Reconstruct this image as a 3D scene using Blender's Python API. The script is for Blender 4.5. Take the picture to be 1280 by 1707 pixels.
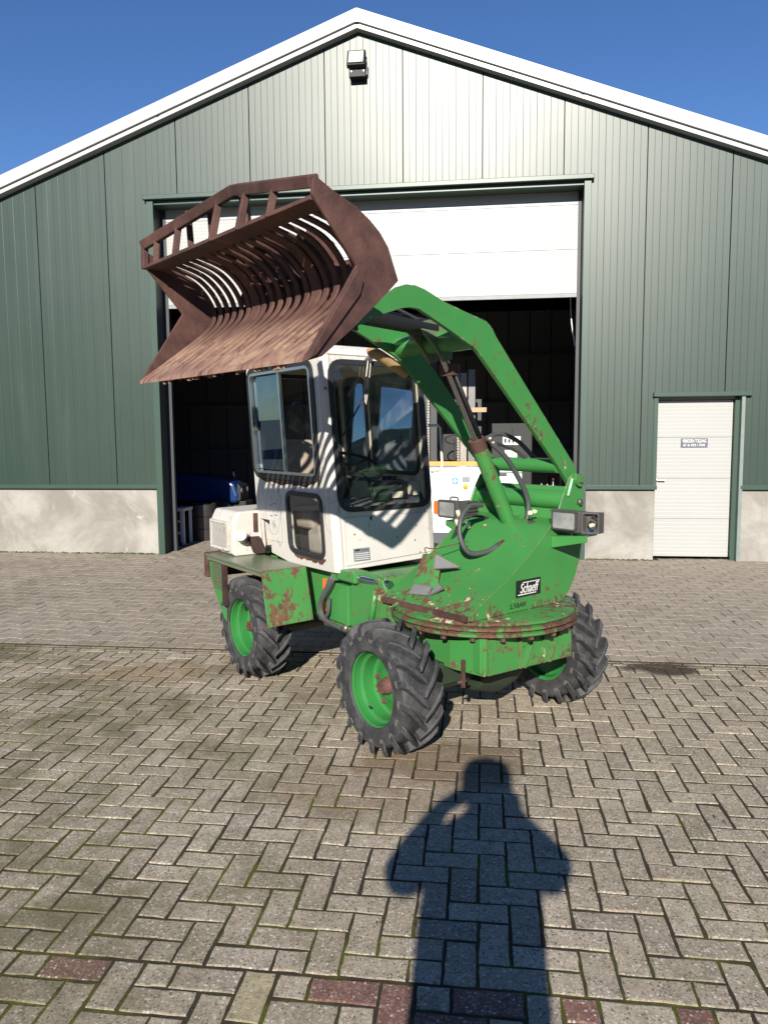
import bpy, bmesh, math, random
from math import sin, cos, tan, pi, radians, atan2, hypot, sqrt
from mathutils import Vector, Matrix
from mathutils.geometry import tessellate_polygon

for o in list(bpy.data.objects): bpy.data.objects.remove(o)
scene = bpy.context.scene
COL = scene.collection
random.seed(7)

# ------------------------------------------------------------------ camera
CAM_H, PITCH, ROLL = 1.59, radians(5.746), radians(-0.415)
cam_d = bpy.data.cameras.new('camera'); cam = bpy.data.objects.new('camera', cam_d); COL.objects.link(cam)
cam_d.sensor_fit = 'VERTICAL'; cam_d.sensor_height = 36.0
cam_d.lens = 36.0 * 1282 / 1707
cam_d.clip_start = 0.02; cam_d.clip_end = 2000
fwd = Vector((0, cos(PITCH), -sin(PITCH))); rt0 = Vector((1, 0, 0)); dn0 = Vector((0, -sin(PITCH), -cos(PITCH)))
rt = cos(ROLL) * rt0 - sin(ROLL) * dn0; dn = sin(ROLL) * rt0 + cos(ROLL) * dn0
cam.matrix_world = Matrix(((rt.x, -dn.x, -fwd.x, 0), (rt.y, -dn.y, -fwd.y, 0), (rt.z, -dn.z, -fwd.z, CAM_H), (0, 0, 0, 1)))
scene.camera = cam

# ------------------------------------------------------------------ sky, sun, exposure
SUN_AZ, SUN_EL = radians(8.5), radians(24.3)      # the light travels towards +Y and a little to the right
world = bpy.data.worlds.new('World'); scene.world = world; world.use_nodes = True
wn = world.node_tree; wn.nodes.clear()
sky = wn.nodes.new('ShaderNodeTexSky'); sky.sky_type = 'NISHITA'; sky.sun_disc = False
sky.sun_elevation = SUN_EL; sky.sun_rotation = radians(180) + SUN_AZ
sky.air_density = 1.0; sky.dust_density = 0.0; sky.ozone_density = 2.0; sky.altitude = 2500
bg = wn.nodes.new('ShaderNodeBackground'); bg.inputs['Strength'].default_value = 0.082
wo = wn.nodes.new('ShaderNodeOutputWorld')
hs = wn.nodes.new('ShaderNodeHueSaturation'); hs.inputs['Saturation'].default_value = 1.20; hs.inputs['Hue'].default_value = .508
wn.links.new(sky.outputs[0], hs.inputs['Color']); wn.links.new(hs.outputs[0], bg.inputs[0]); wn.links.new(bg.outputs[0], wo.inputs[0])
sd = bpy.data.lights.new('sun', 'SUN'); sun = bpy.data.objects.new('sun', sd); COL.objects.link(sun)
sd.energy = 5.0; sd.angle = radians(0.53); sd.color = (1.0, 0.935, 0.83)
ldir = Vector((sin(SUN_AZ) * cos(SUN_EL), cos(SUN_AZ) * cos(SUN_EL), -sin(SUN_EL)))
sun.rotation_euler = ldir.to_track_quat('-Z', 'Y').to_euler(); sun.location = (-4, -25, 14)
vs = scene.view_settings
vs.view_transform = 'Standard'; vs.look = 'None'; vs.gamma = 1.0; vs.exposure = 0.75; vs.use_curve_mapping = False

# ------------------------------------------------------------------ mesh helpers
class MB:
    def __init__(s): s.v = []; s.f = []; s.sm = []
    def add(s, verts, faces, smooth=False):
        b = len(s.v); s.v += [tuple(p) for p in verts]
        for f in faces: s.f.append(tuple(b + i for i in f)); s.sm.append(smooth)
    def hexa(s, p):       # p: bottom 4 (ccw from above), top 4
        s.add(p, [(3, 2, 1, 0), (4, 5, 6, 7), (0, 1, 5, 4), (1, 2, 6, 5), (2, 3, 7, 6), (3, 0, 4, 7)])
        return s
    def box(s, x0, x1, y0, y1, z0, z1, fn=None):
        p = [(x0, y0, z0), (x1, y0, z0), (x1, y1, z0), (x0, y1, z0), (x0, y0, z1), (x1, y0, z1), (x1, y1, z1), (x0, y1, z1)]
        if fn: p = [fn(*q) for q in p]
        return s.hexa(p)
    def prism(s, outline, fn, d0, d1, holes=()):
        """outline/holes: 2-D loops; fn(a,b,d) -> 3-D point; extruded from d0 to d1"""
        loops = [list(outline)] + [list(h) for h in holes]
        flat = [q for l in loops for q in l]
        tris = tessellate_polygon([[Vector((q[0], q[1], 0)) for q in l] for l in loops])
        n = len(flat)
        area = 0
        for l in loops[:1]:
            for i in range(len(l)):
                a, b = l[i], l[(i + 1) % len(l)]; area += a[0] * b[1] - b[0] * a[1]
        vs_ = [fn(q[0], q[1], d0) for q in flat] + [fn(q[0], q[1], d1) for q in flat]
        fs = []
        for t in tris:
            a, b, c = t
            ar = (flat[b][0] - flat[a][0]) * (flat[c][1] - flat[a][1]) - (flat[c][0] - flat[a][0]) * (flat[b][1] - flat[a][1])
            if ar < 0: a, b, c = c, b, a
            fs.append((a, b, c)); fs.append((n + c, n + b, n + a))
        k = 0
        for li, l in enumerate(loops):
            m = len(l); ar = sum(l[i][0] * l[(i + 1) % m][1] - l[(i + 1) % m][0] * l[i][1] for i in range(m))
            flip = (ar < 0) != (li > 0)
            for i in range(m):
                a, b = k + i, k + (i + 1) % m
                q = (a, n + a, n + b, b)
                fs.append(q if not flip else q[::-1])
            k += m
        s.add(vs_, fs); return s
    def tube(s, path, r, n=10, cap=True, smooth=True):
        path = [Vector(p) for p in path]; rs = r if isinstance(r, (list, tuple)) else [r] * len(path)
        rings = []; up = None
        for i, p in enumerate(path):
            t = (path[min(i + 1, len(path) - 1)] - path[max(i - 1, 0)]).normalized()
            if up is None:
                up = Vector((0, 0, 1)) if abs(t.z) < .9 else Vector((1, 0, 0))
            a = (up - t * up.dot(t)).normalized(); up = a; b = t.cross(a)
            rings.append([p + rs[i] * (cos(2 * pi * k / n) * a + sin(2 * pi * k / n) * b) for k in range(n)])
        vs_ = [q for rg in rings for q in rg]; fs = []
        for i in range(len(path) - 1):
            for k in range(n):
                fs.append((i * n + k, i * n + (k + 1) % n, (i + 1) * n + (k + 1) % n, (i + 1) * n + k))
        s.add(vs_, fs, smooth)
        if cap:
            s.add(rings[0], [tuple(range(n))[::-1]]); s.add(rings[-1], [tuple(range(n))])
        return s
    def lathe(s, prof, fn, n=32, smooth=True, closed=False):
        """prof: (r, h) pairs ; fn(r*cos, r*sin, h)"""
        vs_ = []; fs = []; m = len(prof)
        for k in range(n):
            a = 2 * pi * k / n
            for r, h in prof: vs_.append(fn(r * cos(a), r * sin(a), h))
        for k in range(n):
            k2 = (k + 1) % n
            for i in range(m - 1 if not closed else m):
                j = (i + 1) % m
                fs.append((k * m + i, k2 * m + i, k2 * m + j, k * m + j))
        s.add(vs_, fs, smooth); return s
    def build(s, name, mat, parent=None, bevel=0.0, seg=2, loc=None, recalc=True, angle=35):
        me = bpy.data.meshes.new(name); me.from_pydata(s.v, [], s.f); me.update()
        me.polygons.foreach_set('use_smooth', s.sm)
        if recalc:
            bm = bmesh.new(); bm.from_mesh(me); bmesh.ops.remove_doubles(bm, verts=bm.verts, dist=1e-5)
            bmesh.ops.recalc_face_normals(bm, faces=bm.faces)
            if any(s.sm):
                for e in bm.edges:
                    if len(e.link_faces) == 2 and e.calc_face_angle(0) > radians(38): e.smooth = False
            bm.to_mesh(me); bm.free()
        me.materials.append(mat)
        o = bpy.data.objects.new(name, me); COL.objects.link(o)
        if parent: o.parent = parent
        if loc: o.location = loc
        if bevel:
            md = o.modifiers.new('bevel', 'BEVEL'); md.width = bevel; md.segments = seg; md.limit_method = 'ANGLE'; md.angle_limit = radians(angle)
            md.harden_normals = False
        return o

def rrect(x0, x1, y0, y1, r, n=5):
    out = []
    for cx, cy, a0 in ((x1 - r, y1 - r, 0), (x0 + r, y1 - r, 90), (x0 + r, y0 + r, 180), (x1 - r, y0 + r, 270)):
        for k in range(n + 1):
            a = radians(a0 + 90 * k / n); out.append((cx + r * cos(a), cy + r * sin(a)))
    return out
def rquad(pts, r, n=5):
    """rounded polygon (convex, ccw) through quadratic corners"""
    out = []; m = len(pts)
    for i in range(m):
        p = Vector(pts[i]).to_2d(); a = (Vector(pts[i - 1]).to_2d() - p); b = (Vector(pts[(i + 1) % m]).to_2d() - p)
        a = p + a.normalized() * min(r, a.length * .45); b = p + b.normalized() * min(r, b.length * .45)
        for k in range(n + 1):
            t = k / n; q = (1 - t) ** 2 * a + 2 * t * (1 - t) * p + t * t * b; out.append((q.x, q.y))
    return out
def offset_loop(loop, d):
    """shrink a ccw convex loop by d"""
    m = len(loop); c = Vector((sum(p[0] for p in loop) / m, sum(p[1] for p in loop) / m)); out = []
    for i in range(m):
        p0 = Vector(loop[i - 1]); p = Vector(loop[i]); p1 = Vector(loop[(i + 1) % m])
        t = (p1 - p0).normalized(); nrm = Vector((-t.y, t.x)); q = p + nrm * d; out.append((q.x, q.y))
    return out
def bez(p, n=16):
    """smooth curve through points (Catmull-Rom)"""
    P = [Vector(q) for q in p]; P = [2 * P[0] - P[1]] + P + [2 * P[-1] - P[-2]]; out = []
    for i in range(1, len(P) - 2):
        for k in range(n):
            t = k / n; a, b, c, d = P[i - 1:i + 3]
            out.append(.5 * (2 * b + (c - a) * t + (2 * a - 5 * b + 4 * c - d) * t * t + (3 * b - a - 3 * c + d) * t ** 3))
    out.append(P[-2]); return out

def empty(name, loc=(0, 0, 0), rz=0.0, parent=None):
    o = bpy.data.objects.new(name, None); COL.objects.link(o); o.location = loc; o.rotation_euler = (0, 0, rz)
    o.empty_display_size = .2
    if parent: o.parent = parent
    return o
def tag(o, label=None, cat=None, group=None, kind=None):
    if label: o['label'] = label
    if cat: o['category'] = cat
    if group: o['group'] = group
    if kind: o['kind'] = kind
    return o

# ------------------------------------------------------------------ materials
class NT:
    def __init__(s, name):
        s.m = bpy.data.materials.new(name); s.m.use_nodes = True; s.t = s.m.node_tree; s.t.nodes.clear()
        s.out = s.t.nodes.new('ShaderNodeOutputMaterial')
    def n(s, typ, **k):
        nd = s.t.nodes.new(typ)
        for a, b in k.items(): setattr(nd, a, b)
        return nd
    def set(s, sock, val):
        if isinstance(val, bpy.types.NodeSocket): s.t.links.new(val, sock)
        elif isinstance(val, (tuple, list)) and sock.type == 'RGBA' and len(val) == 3: sock.default_value = (*val, 1)
        else: sock.default_value = val
    def math(s, op, a, b=None, c=None, clamp=False):
        nd = s.n('ShaderNodeMath', operation=op, use_clamp=clamp); s.set(nd.inputs[0], a)
        if b is not None: s.set(nd.inputs[1], b)
        if c is not None: s.set(nd.inputs[2], c)
        return nd.outputs[0]
    def mix(s, f, a, b, blend='MIX'):
        nd = s.n('ShaderNodeMix', data_type='RGBA', blend_type=blend); s.set(nd.inputs[0], f); s.set(nd.inputs[6], a); s.set(nd.inputs[7], b)
        return nd.outputs[2]
    def ramp(s, f, lo, hi):
        nd = s.n('ShaderNodeMapRange', interpolation_type='SMOOTHSTEP'); s.set(nd.inputs[0], f); nd.inputs[1].default_value = lo; nd.inputs[2].default_value = hi
        return nd.outputs[0]
    def coord(s, kind='Object', scale=(1, 1, 1), rot=(0, 0, 0), loc=(0, 0, 0)):
        if kind == 'World': v = s.n('ShaderNodeNewGeometry').outputs['Position']
        else: v = s.n('ShaderNodeTexCoord').outputs[kind]
        mp = s.n('ShaderNodeMapping'); s.set(mp.inputs[0], v); mp.inputs[1].default_value = loc; mp.inputs[2].default_value = rot; mp.inputs[3].default_value = scale
        return mp.outputs[0]
    def noise(s, v, scale, detail=6, rough=.6, dist=0):
        nd = s.n('ShaderNodeTexNoise'); s.set(nd.inputs['Vector'], v); nd.inputs['Scale'].default_value = scale
        nd.inputs['Detail'].default_value = detail; nd.inputs['Roughness'].default_value = rough; nd.inputs['Distortion'].default_value = dist
        return nd.outputs[0]
    def vor(s, v, scale, feature='F1'):
        nd = s.n('ShaderNodeTexVoronoi', feature=feature); s.set(nd.inputs['Vector'], v); nd.inputs['Scale'].default_value = scale
        return nd
    def bump(s, h, strength=.3, dist=.01):
        nd = s.n('ShaderNodeBump'); s.set(nd.inputs['Height'], h); nd.inputs['Strength'].default_value = strength; nd.inputs['Distance'].default_value = dist
        return nd.outputs[0]
    def pbr(s, col, rough=.5, metal=0.0, normal=None, spec=.5, **k):
        p = s.n('ShaderNodeBsdfPrincipled'); s.set(p.inputs['Base Color'], col); s.set(p.inputs['Roughness'], rough); s.set(p.inputs['Metallic'], metal)
        s.set(p.inputs['Specular IOR Level'], spec)
        if normal is not None: s.set(p.inputs['Normal'], normal)
        for a, b in k.items(): s.set(p.inputs[a.replace('_', ' ')], b)
        s.t.links.new(p.outputs[0], s.out.inputs[0]); return s.m
    def edge(s, r=.012):
        bv = s.n('ShaderNodeBevel', samples=4); bv.inputs[0].default_value = r
        g = s.n('ShaderNodeNewGeometry')
        d = s.n('ShaderNodeVectorMath', operation='DOT_PRODUCT'); s.set(d.inputs[0], bv.outputs[0]); s.set(d.inputs[1], g.outputs['Normal'])
        return s.math('SUBTRACT', 1.0, d.outputs['Value'])

def simple(name, col, rough=.5, metal=0.0, var=.15, scale=8, bump=0.0, spec=.5):
    t = NT(name); v = t.coord('Object'); n = t.noise(v, scale, 5)
    c = t.mix(t.math('MULTIPLY', n, 1.0), tuple(x * (1 - var * 1.6) for x in col), tuple(x * (1 + var * 1.6) for x in col))
    nb = t.bump(t.noise(v, scale * 8, 3), bump, .003) if bump else None
    return t.pbr(c, rough, metal, nb, spec)

RUST_D, RUST_M, RUST_O = (.045, .022, .016), (.13, .055, .034), (.30, .10, .035)
def painted(name, col, rust=.35, rough=.38, fade=(.72, 1.22), edge=.6, scale=5.0, seed=0.0, dirt=.25, streak=.5, primer=None, low=None):
    """worn paint: noise-shaped chips, edge wear, runs of rust"""
    t = NT(name); v = t.coord('Object', loc=(seed, seed * 1.7, 0))
    big = t.noise(v, scale * .42, 3); mid = t.noise(v, scale * 2.2, 8, .68, .4); fine = t.noise(v, scale * 9, 6, .7)
    sv = t.coord('Object', scale=(7, 7, .9), loc=(seed, 0, 0)); st = t.noise(sv, scale * .9, 6, .6)
    chip = t.noise(t.coord('Object', scale=(1, 1, .55), loc=(seed, 2 + seed, 0)), scale * 5.5, 9, .72, .5)
    f = t.math('ADD', t.math('MULTIPLY', mid, .34), t.math('MULTIPLY', big, .30)); f = t.math('ADD', f, t.math('MULTIPLY', chip, .36))
    f = t.math('ADD', f, t.math('MULTIPLY', t.math('SUBTRACT', fine, .5), .10))
    if low:
        sz = t.n('ShaderNodeSeparateXYZ'); t.set(sz.inputs[0], t.coord('Object'))
        f = t.math('ADD', f, t.math('MULTIPLY', t.math('SUBTRACT', 1.0, t.ramp(sz.outputs[2], low[0], low[1])), low[2]))
    th = .645 - .165 * rust
    m1 = t.ramp(f, th, th + .018)
    scr = t.noise(t.coord('Object', scale=(2.2, 2.2, 14), rot=(.5, .35, 0), loc=(seed, 0, 0)), scale * .8, 7, .65)
    m1 = t.math('MAXIMUM', m1, t.math('MULTIPLY', t.ramp(scr, .735 - .07 * rust, .745 - .07 * rust), t.ramp(chip, .45, .5)))
    m2 = t.math('MULTIPLY', t.ramp(st, .70 - .12 * rust, .74 - .1 * rust), streak)
    m = t.math('MAXIMUM', m1, t.math('MULTIPLY', m2, t.ramp(big, .42, .62)))
    if edge:
        e = t.edge(.011)
        me = t.math('MULTIPLY', t.ramp(t.math('ADD', e, t.math('MULTIPLY', t.math('SUBTRACT', mid, .62), .5)), .05, .12), edge)
        m = t.math('MAXIMUM', m, me)
    rc = t.mix(t.ramp(fine, .35, .65), RUST_D, RUST_M); rc = t.mix(t.ramp(mid, .52, .72), rc, RUST_M)
    rc = t.mix(t.math('MULTIPLY', t.ramp(big, .55, .7), .3), rc, RUST_O)
    if primer: rc = t.mix(t.ramp(t.noise(v, scale * 3.6, 4), .60, .63), rc, primer)
    c = t.mix(big, tuple(x * fade[0] for x in col), tuple(x * fade[1] for x in col))
    c = t.mix(t.math('MULTIPLY', t.ramp(fine, .5, .85), dirt), c, (.12, .10, .07))
    # rim of stained paint round each chip
    rim = t.math('MULTIPLY', t.ramp(f, th - .06, th), .35)
    c = t.mix(rim, c, tuple(.55 * a + .45 * b for a, b in zip(col, RUST_M)))
    c = t.mix(m, c, rc)
    r = t.math('ADD', rough, t.math('MULTIPLY', m, .45)); r = t.math('ADD', r, t.math('MULTIPLY', t.math('SUBTRACT', fine, .5), .18))
    hgt = t.math('ADD', t.math('MULTIPLY', m, -.6), t.math('MULTIPLY', t.math('MULTIPLY', fine, m), .7))
    hgt = t.math('ADD', hgt, t.math('MULTIPLY', big, .25))
    return t.pbr(c, r, 0, t.bump(hgt, .35, .004), .5)

GREEN = (.042, .208, .050)
M_green = painted('green_paint', GREEN, rust=.30, seed=1.3)
M_green_worn = painted('green_paint_worn', GREEN, rust=.62, seed=4.1, edge=.9, primer=(.50, .42, .30))
M_green_turret = painted('green_paint_turret', GREEN, rust=.50, seed=9.2, edge=.9, streak=.9, primer=(.45, .38, .26), low=(.66, .90, .062))
M_green_rust = painted('green_paint_rusting', GREEN, rust=.74, seed=2.4, edge=.9)
M_green_dirty = painted('green_paint_dirty', (.125, .155, .095), rust=.35, seed=5.5, rough=.3, edge=.9)
M_rim = painted('green_rim_paint', (.026, .175, .040), rust=.34, seed=3.3, edge=.35, rough=.32, dirt=.55)
M_white = painted('white_paint', (.56, .545, .515), rust=.30, seed=6.2, rough=.35, edge=.75, scale=4, dirt=.12, streak=.55)
M_white_worn = painted('white_paint_rusting', (.54, .52, .475), rust=.42, seed=8.8, rough=.42, edge=.9, scale=4.5, dirt=.2, streak=.8)
M_cream = painted('cream_paint', (.62, .57, .44), rust=.2, seed=7.7, edge=.4)
def m_rusty(name, soil=0.0, seed=0.0, dark=1.0, zmax=None):
    t = NT(name); v = t.coord('Object', loc=(seed, 0, 0)); a = t.noise(v, 5, 8, .65, .3); b = t.noise(v, 22, 8, .7); c2 = t.noise(v, 90, 5, .7)
    sc = t.coord('Object', scale=(9, 2.4, 3.0), rot=(0, 0, -.09), loc=(seed, 0, 0)); sn = t.noise(sc, 3.2, 7, .7)
    c = t.mix(t.ramp(a, .35, .65), tuple(dark * x for x in (.046, .022, .019)), tuple(dark * x for x in (.098, .046, .037)))
    c = t.mix(t.math('MULTIPLY', t.ramp(b, .5, .7), .5), c, tuple(dark * x for x in (.120, .058, .043)))
    c = t.mix(t.math('MULTIPLY', t.ramp(a, .60, .72), .45), c, tuple(dark * x for x in (.17, .11, .065)))
    c = t.mix(t.math('MULTIPLY', t.ramp(sn, .58, .63), .7), c, (.050, .026, .022))
    if soil and zmax:
        sz = t.n('ShaderNodeSeparateXYZ'); t.set(sz.inputs[0], t.coord('Object')); soil = t.math('MULTIPLY', t.math('SUBTRACT', 1.0, t.ramp(t.math('ADD', sz.outputs[2], t.math('MULTIPLY', t.math('SUBTRACT', a, .5), .35)), zmax - .16, zmax)), soil)
    if soil:
        c = t.mix(t.math('MULTIPLY', t.ramp(sn, .30, .58), soil), c, (.29, .17, .125))
        c = t.mix(t.math('MULTIPLY', t.ramp(a, .50, .62), t.math('MULTIPLY', soil, .6)), c, (.40, .28, .18))
        c = t.mix(t.math('MULTIPLY', t.ramp(t.noise(sc, 6, 6, .7), .60, .66), t.math('MULTIPLY', soil, .95)), c, (.09, .045, .035))
    h = t.math('ADD', t.math('MULTIPLY', b, .8), t.math('MULTIPLY', c2, .4)); h = t.math('ADD', h, t.math('MULTIPLY', sn, .8))
    return t.pbr(c, t.math('ADD', .62, t.math('MULTIPLY', b, .25)), 0.0, t.bump(h, .55, .006), .4)
M_rust = m_rusty('rusty_steel'); M_rust_dark = m_rusty('rusty_steel_dark', 0, 3.0, .45); M_rust_floor = m_rusty('rusty_steel_worn_by_soil', .85, 5.0)
M_rust_slat = m_rusty('rusty_steel_slats', .85, 5.0, zmax=2.12)
M_rust_hub = m_rusty('rusty_hub', 0, 8.0, 1.5)

def m_tyre():
    t = NT('tyre_rubber'); v = t.coord('Object'); a = t.noise(v, 9, 7, .65); b = t.noise(v, 60, 6, .7)
    c = t.mix(t.ramp(a, .38, .7), (.022, .023, .026), (.062, .062, .064))
    c = t.mix(t.math('MULTIPLY', t.ramp(b, .55, .75), .55), c, (.135, .125, .110))
    e = t.edge(.008); c = t.mix(t.math('MULTIPLY', t.ramp(e, .05, .25), .55), c, (.17, .165, .16))
    return t.pbr(c, t.math('ADD', .55, t.math('MULTIPLY', a, .25)), 0, t.bump(b, .35, .003), .45)
M_tyre = m_tyre()
M_rubber = simple('black_rubber', (.018, .019, .021), .55, var=.3, scale=14, bump=.1)
M_hose = simple('grey_hose_rubber', (.055, .058, .060), .5, var=.25, scale=20)
M_plastic = simple('dark_grey_plastic', (.055, .053, .052), .45, var=.2, scale=20, bump=.1)
M_black = simple('matt_black', (.008, .009, .010), .6, var=.2)
M_alu = simple('aluminium', (.62, .62, .60), .32, 1.0, var=.1)
M_chrome = simple('polished_rod_steel', (.42, .42, .43), .16, 1.0, var=.08)
M_steel = simple('bare_steel', (.22, .20, .18), .45, .8, var=.25, scale=20, bump=.2)
M_greysteel = painted('grey_steel', (.16, .16, .165), rust=.25, seed=2.2, rough=.35, edge=.9)
M_orange = simple('orange_paint', (.75, .13, .02), .45, var=.12)
M_seat = simple('beige_seat_fabric', (.33, .27, .22), .9, var=.12, scale=60, bump=.3)
M_amber = simple('amber_lens', (.62, .13, .012), .18, var=.1)

def m_glass(name, tint=(.85, .88, .88), dust=.06, ior=1.5, gl=(1, 1, 1)):
    t = NT(name)
    tr = t.n('ShaderNodeBsdfTransparent'); tr.inputs[0].default_value = (*tint, 1)
    gg = t.n('ShaderNodeBsdfGlossy'); gg.inputs['Roughness'].default_value = .012; gg.inputs[0].default_value = (*gl, 1)
    lw = t.n('ShaderNodeLayerWeight'); lw.inputs[0].default_value = .5
    f0 = ((ior - 1) / (ior + 1)) ** 2
    fres = t.math('ADD', f0, t.math('MULTIPLY', 1 - f0, t.math('POWER', lw.outputs['Facing'], 5.0)))
    mx = t.n('ShaderNodeMixShader'); t.set(mx.inputs[0], fres); t.set(mx.inputs[1], tr.outputs[0]); t.set(mx.inputs[2], gg.outputs[0])
    df = t.n('ShaderNodeBsdfDiffuse'); df.inputs[0].default_value = (.55, .55, .52, 1)
    v = t.coord('Object'); a = t.noise(v, 4, 8, .7)
    m2 = t.n('ShaderNodeMixShader'); t.set(m2.inputs[0], t.math('MULTIPLY', t.ramp(a, .35, .8), dust)); t.set(m2.inputs[1], mx.outputs[0]); t.set(m2.inputs[2], df.outputs[0])
    t.t.links.new(m2.outputs[0], t.out.inputs[0]); return t.m
M_glass = m_glass('cab_glass', (.96, .97, .97), dust=.012)
M_glass_side = m_glass('tinted_side_glass', (.16, .18, .19), .05, 2.6, (.55, .78, 1.0))  # dark tint; blue gloss colour paints the mirrored sky bluer
M_glass_door = m_glass('dusty_sky_tint_glass', (.70, .76, .80), .30, 3.2, (.50, .72, 1.0))  # blue gloss and stronger film put the reflected sky into the colour
def m_lens():
    t = NT('headlight_lens'); v = t.coord('Object', scale=(1, 1, 1)); w = t.n('ShaderNodeTexWave', wave_type='BANDS', bands_direction='X'); t.set(w.inputs[0], v); w.inputs[1].default_value = 90
    n = t.noise(v, 11, 3)
    c = t.mix(t.ramp(n, .3, .75), (.42, .43, .44), (.72, .72, .70))
    return t.pbr(c, .12, .55, t.bump(w.outputs[0], .5, .004), .6)
M_lens = m_lens()

def m_clad():
    t = NT('green_cladding'); v = t.coord('World'); a = t.noise(v, .7, 4); st = t.noise(t.coord('World', scale=(6, 6, .4)), 1.0, 5, .6)
    c = t.mix(a, (.0135, .033, .023), (.019, .041, .030))
    c = t.mix(t.math('MULTIPLY', t.ramp(st, .5, .8), .12), c, (.13, .14, .12))
    return t.pbr(c, t.math('ADD', .375, t.math('MULTIPLY', a, .06)), 0, None, .60)
M_clad = m_clad()
M_axle = simple('dark_axle_green', (.018, .032, .018), .6, var=.3)  # one even dark green on both axles
M_trim = simple('green_trim', (.030, .062, .046), .38, var=.08, scale=2)
M_trim_dark = simple('dark_frame_metal', (.030, .036, .040), .55, var=.15, scale=2)
M_verge = simple('white_verge_sheet', (.42, .425, .425), .35, var=.03, scale=1)
M_doorwhite = simple('white_door_sheet', (.335, .34, .332), .42, var=.03, scale=2)
def m_conc():
    t = NT('concrete_plinth'); v = t.coord('World'); a = t.noise(v, 1.5, 8, .65, .5); b = t.noise(v, 9, 8, .7); s = t.noise(t.coord('World', scale=(5, 5, .6)), 1.2, 5)
    c = t.mix(t.ramp(a, .35, .68), (.20, .188, .168), (.335, .322, .297)); c = t.mix(t.math('MULTIPLY', t.ramp(b, .45, .75), .35), c, (.20, .185, .165))
    c = t.mix(t.math('MULTIPLY', t.ramp(s, .58, .75), .35), c, (.17, .155, .14))
    c = t.mix(t.math('MULTIPLY', t.ramp(t.noise(v, 2.3, 9, .7, .8), .60, .66), .55), c, (.44, .43, .41))
    return t.pbr(c, .85, 0, t.bump(b, .25, .004), .3)
M_conc = m_conc()
STAINS = []          # (x, y, radius, stretch-x, strength)
def m_paver(name, lo, hi, speck=.5, moss=.3, stains=()):
    t = NT(name); v = t.coord('World'); g = t.n('ShaderNodeNewGeometry'); oi = t.n('ShaderNodeObjectInfo')
    rnd = t.math('FRACT', t.math('ADD', g.outputs['Random Per Island'], oi.outputs['Random']))
    a = t.noise(v, 1.1, 5, .6); b = t.noise(v, 14, 8, .72); f = t.noise(v, 130, 4, .75)
    c = t.mix(rnd, lo, hi)
    r2 = t.math('FRACT', t.math('MULTIPLY', rnd, 7.31)); c = t.mix(t.math('MULTIPLY', t.ramp(r2, .80, .95), .30), c, tuple(x * .45 for x in lo))
    c = t.mix(t.math('MULTIPLY', t.ramp(b, .40, .68), .55), c, tuple(x * .48 for x in lo))
    c = t.mix(t.math('MULTIPLY', t.ramp(a, .5, .7), .28), c, (.17, .145, .10))
    vo = t.vor(v, 95); col = vo.outputs['Color']; sp = t.n('ShaderNodeSeparateColor'); t.set(sp.inputs[0], col)
    near = t.math('LESS_THAN', vo.outputs['Distance'], .42)
    wsp = t.math('MULTIPLY', t.math('GREATER_THAN', sp.outputs[0], .84), near); dsp = t.math('MULTIPLY', t.math('LESS_THAN', sp.outputs[0], .24), near)
    c = t.mix(t.math('MULTIPLY', wsp, speck), c, (.62, .58, .52)); c = t.mix(t.math('MULTIPLY', dsp, speck * .9), c, (.10, .088, .078))
    v2 = t.vor(v, 170); s2 = t.n('ShaderNodeSeparateColor'); t.set(s2.inputs[0], v2.outputs['Color'])
    c = t.mix(t.math('MULTIPLY', t.ramp(s2.outputs[1], .45, 1.0), speck * .55), c, tuple(x * .42 for x in lo))
    c = t.mix(t.math('MULTIPLY', t.ramp(s2.outputs[2], .6, 1.0), speck * .35), c, (.66, .60, .50))
    c = t.mix(t.math('MULTIPLY', t.ramp(f, .35, .75), .25), c, tuple(x * .55 for x in lo))
    if moss:
        sx = t.n('ShaderNodeSeparateXYZ'); t.set(sx.inputs[0], v)
        left = t.math('ADD', t.ramp(t.math('MULTIPLY', sx.outputs[0], -1.0), -.6, 1.5), .22)
        mm = t.math('MULTIPLY', t.ramp(t.noise(v, 1.5, 8, .72), .40, .66), left)
        c = t.mix(t.math('MULTIPLY', mm, moss), c, (.105, .092, .042))
    for (x, y, r, kx, st, sc) in stains:
        d = t.n('ShaderNodeVectorMath', operation='LENGTH'); t.set(d.inputs[0], t.coord('World', scale=(kx, 1, 1), loc=(-x * kx, -y, 0)))
        dd = t.math('ADD', d.outputs['Value'], t.math('MULTIPLY', t.math('SUBTRACT', t.noise(v, 5, 6, .65), .5), r * 1.6))
        mask = t.math('MULTIPLY', t.math('SUBTRACT', 1.0, t.ramp(dd, r * .55, r)), st)
        c = t.mix(mask, c, sc)
    h = t.math('ADD', t.math('MULTIPLY', f, .7), t.math('MULTIPLY', b, .6))
    return t.pbr(c, .82, 0, t.bump(h, .55, .004), .3)
stn = ((1.90, 5.08, .17, .5, .95, (.045, .032, .024)), (.32, 3.62, .34, .7, .55, (.12, .075, .04)), (-.05, 3.35, .45, .8, .28, (.17, .105, .06)), (-1.6, 5.05, .3, .6, .3, (.28, .17, .08)))
M_brick = m_paver('grey_paving_brick', (.345, .287, .214), (.465, .398, .305), .95, .70, stn)
M_brick_red = m_paver('red_paving_brick', (.185, .092, .075), (.24, .12, .095), .7, .35)
M_brick_yellow = m_paver('yellowish_paving_brick', (.34, .29, .18), (.40, .34, .22), .6, .4)
M_behaton = m_paver('interlocking_paver', (.340, .288, .232), (.385, .329, .268), .16, .22, stn[:1])
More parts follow.
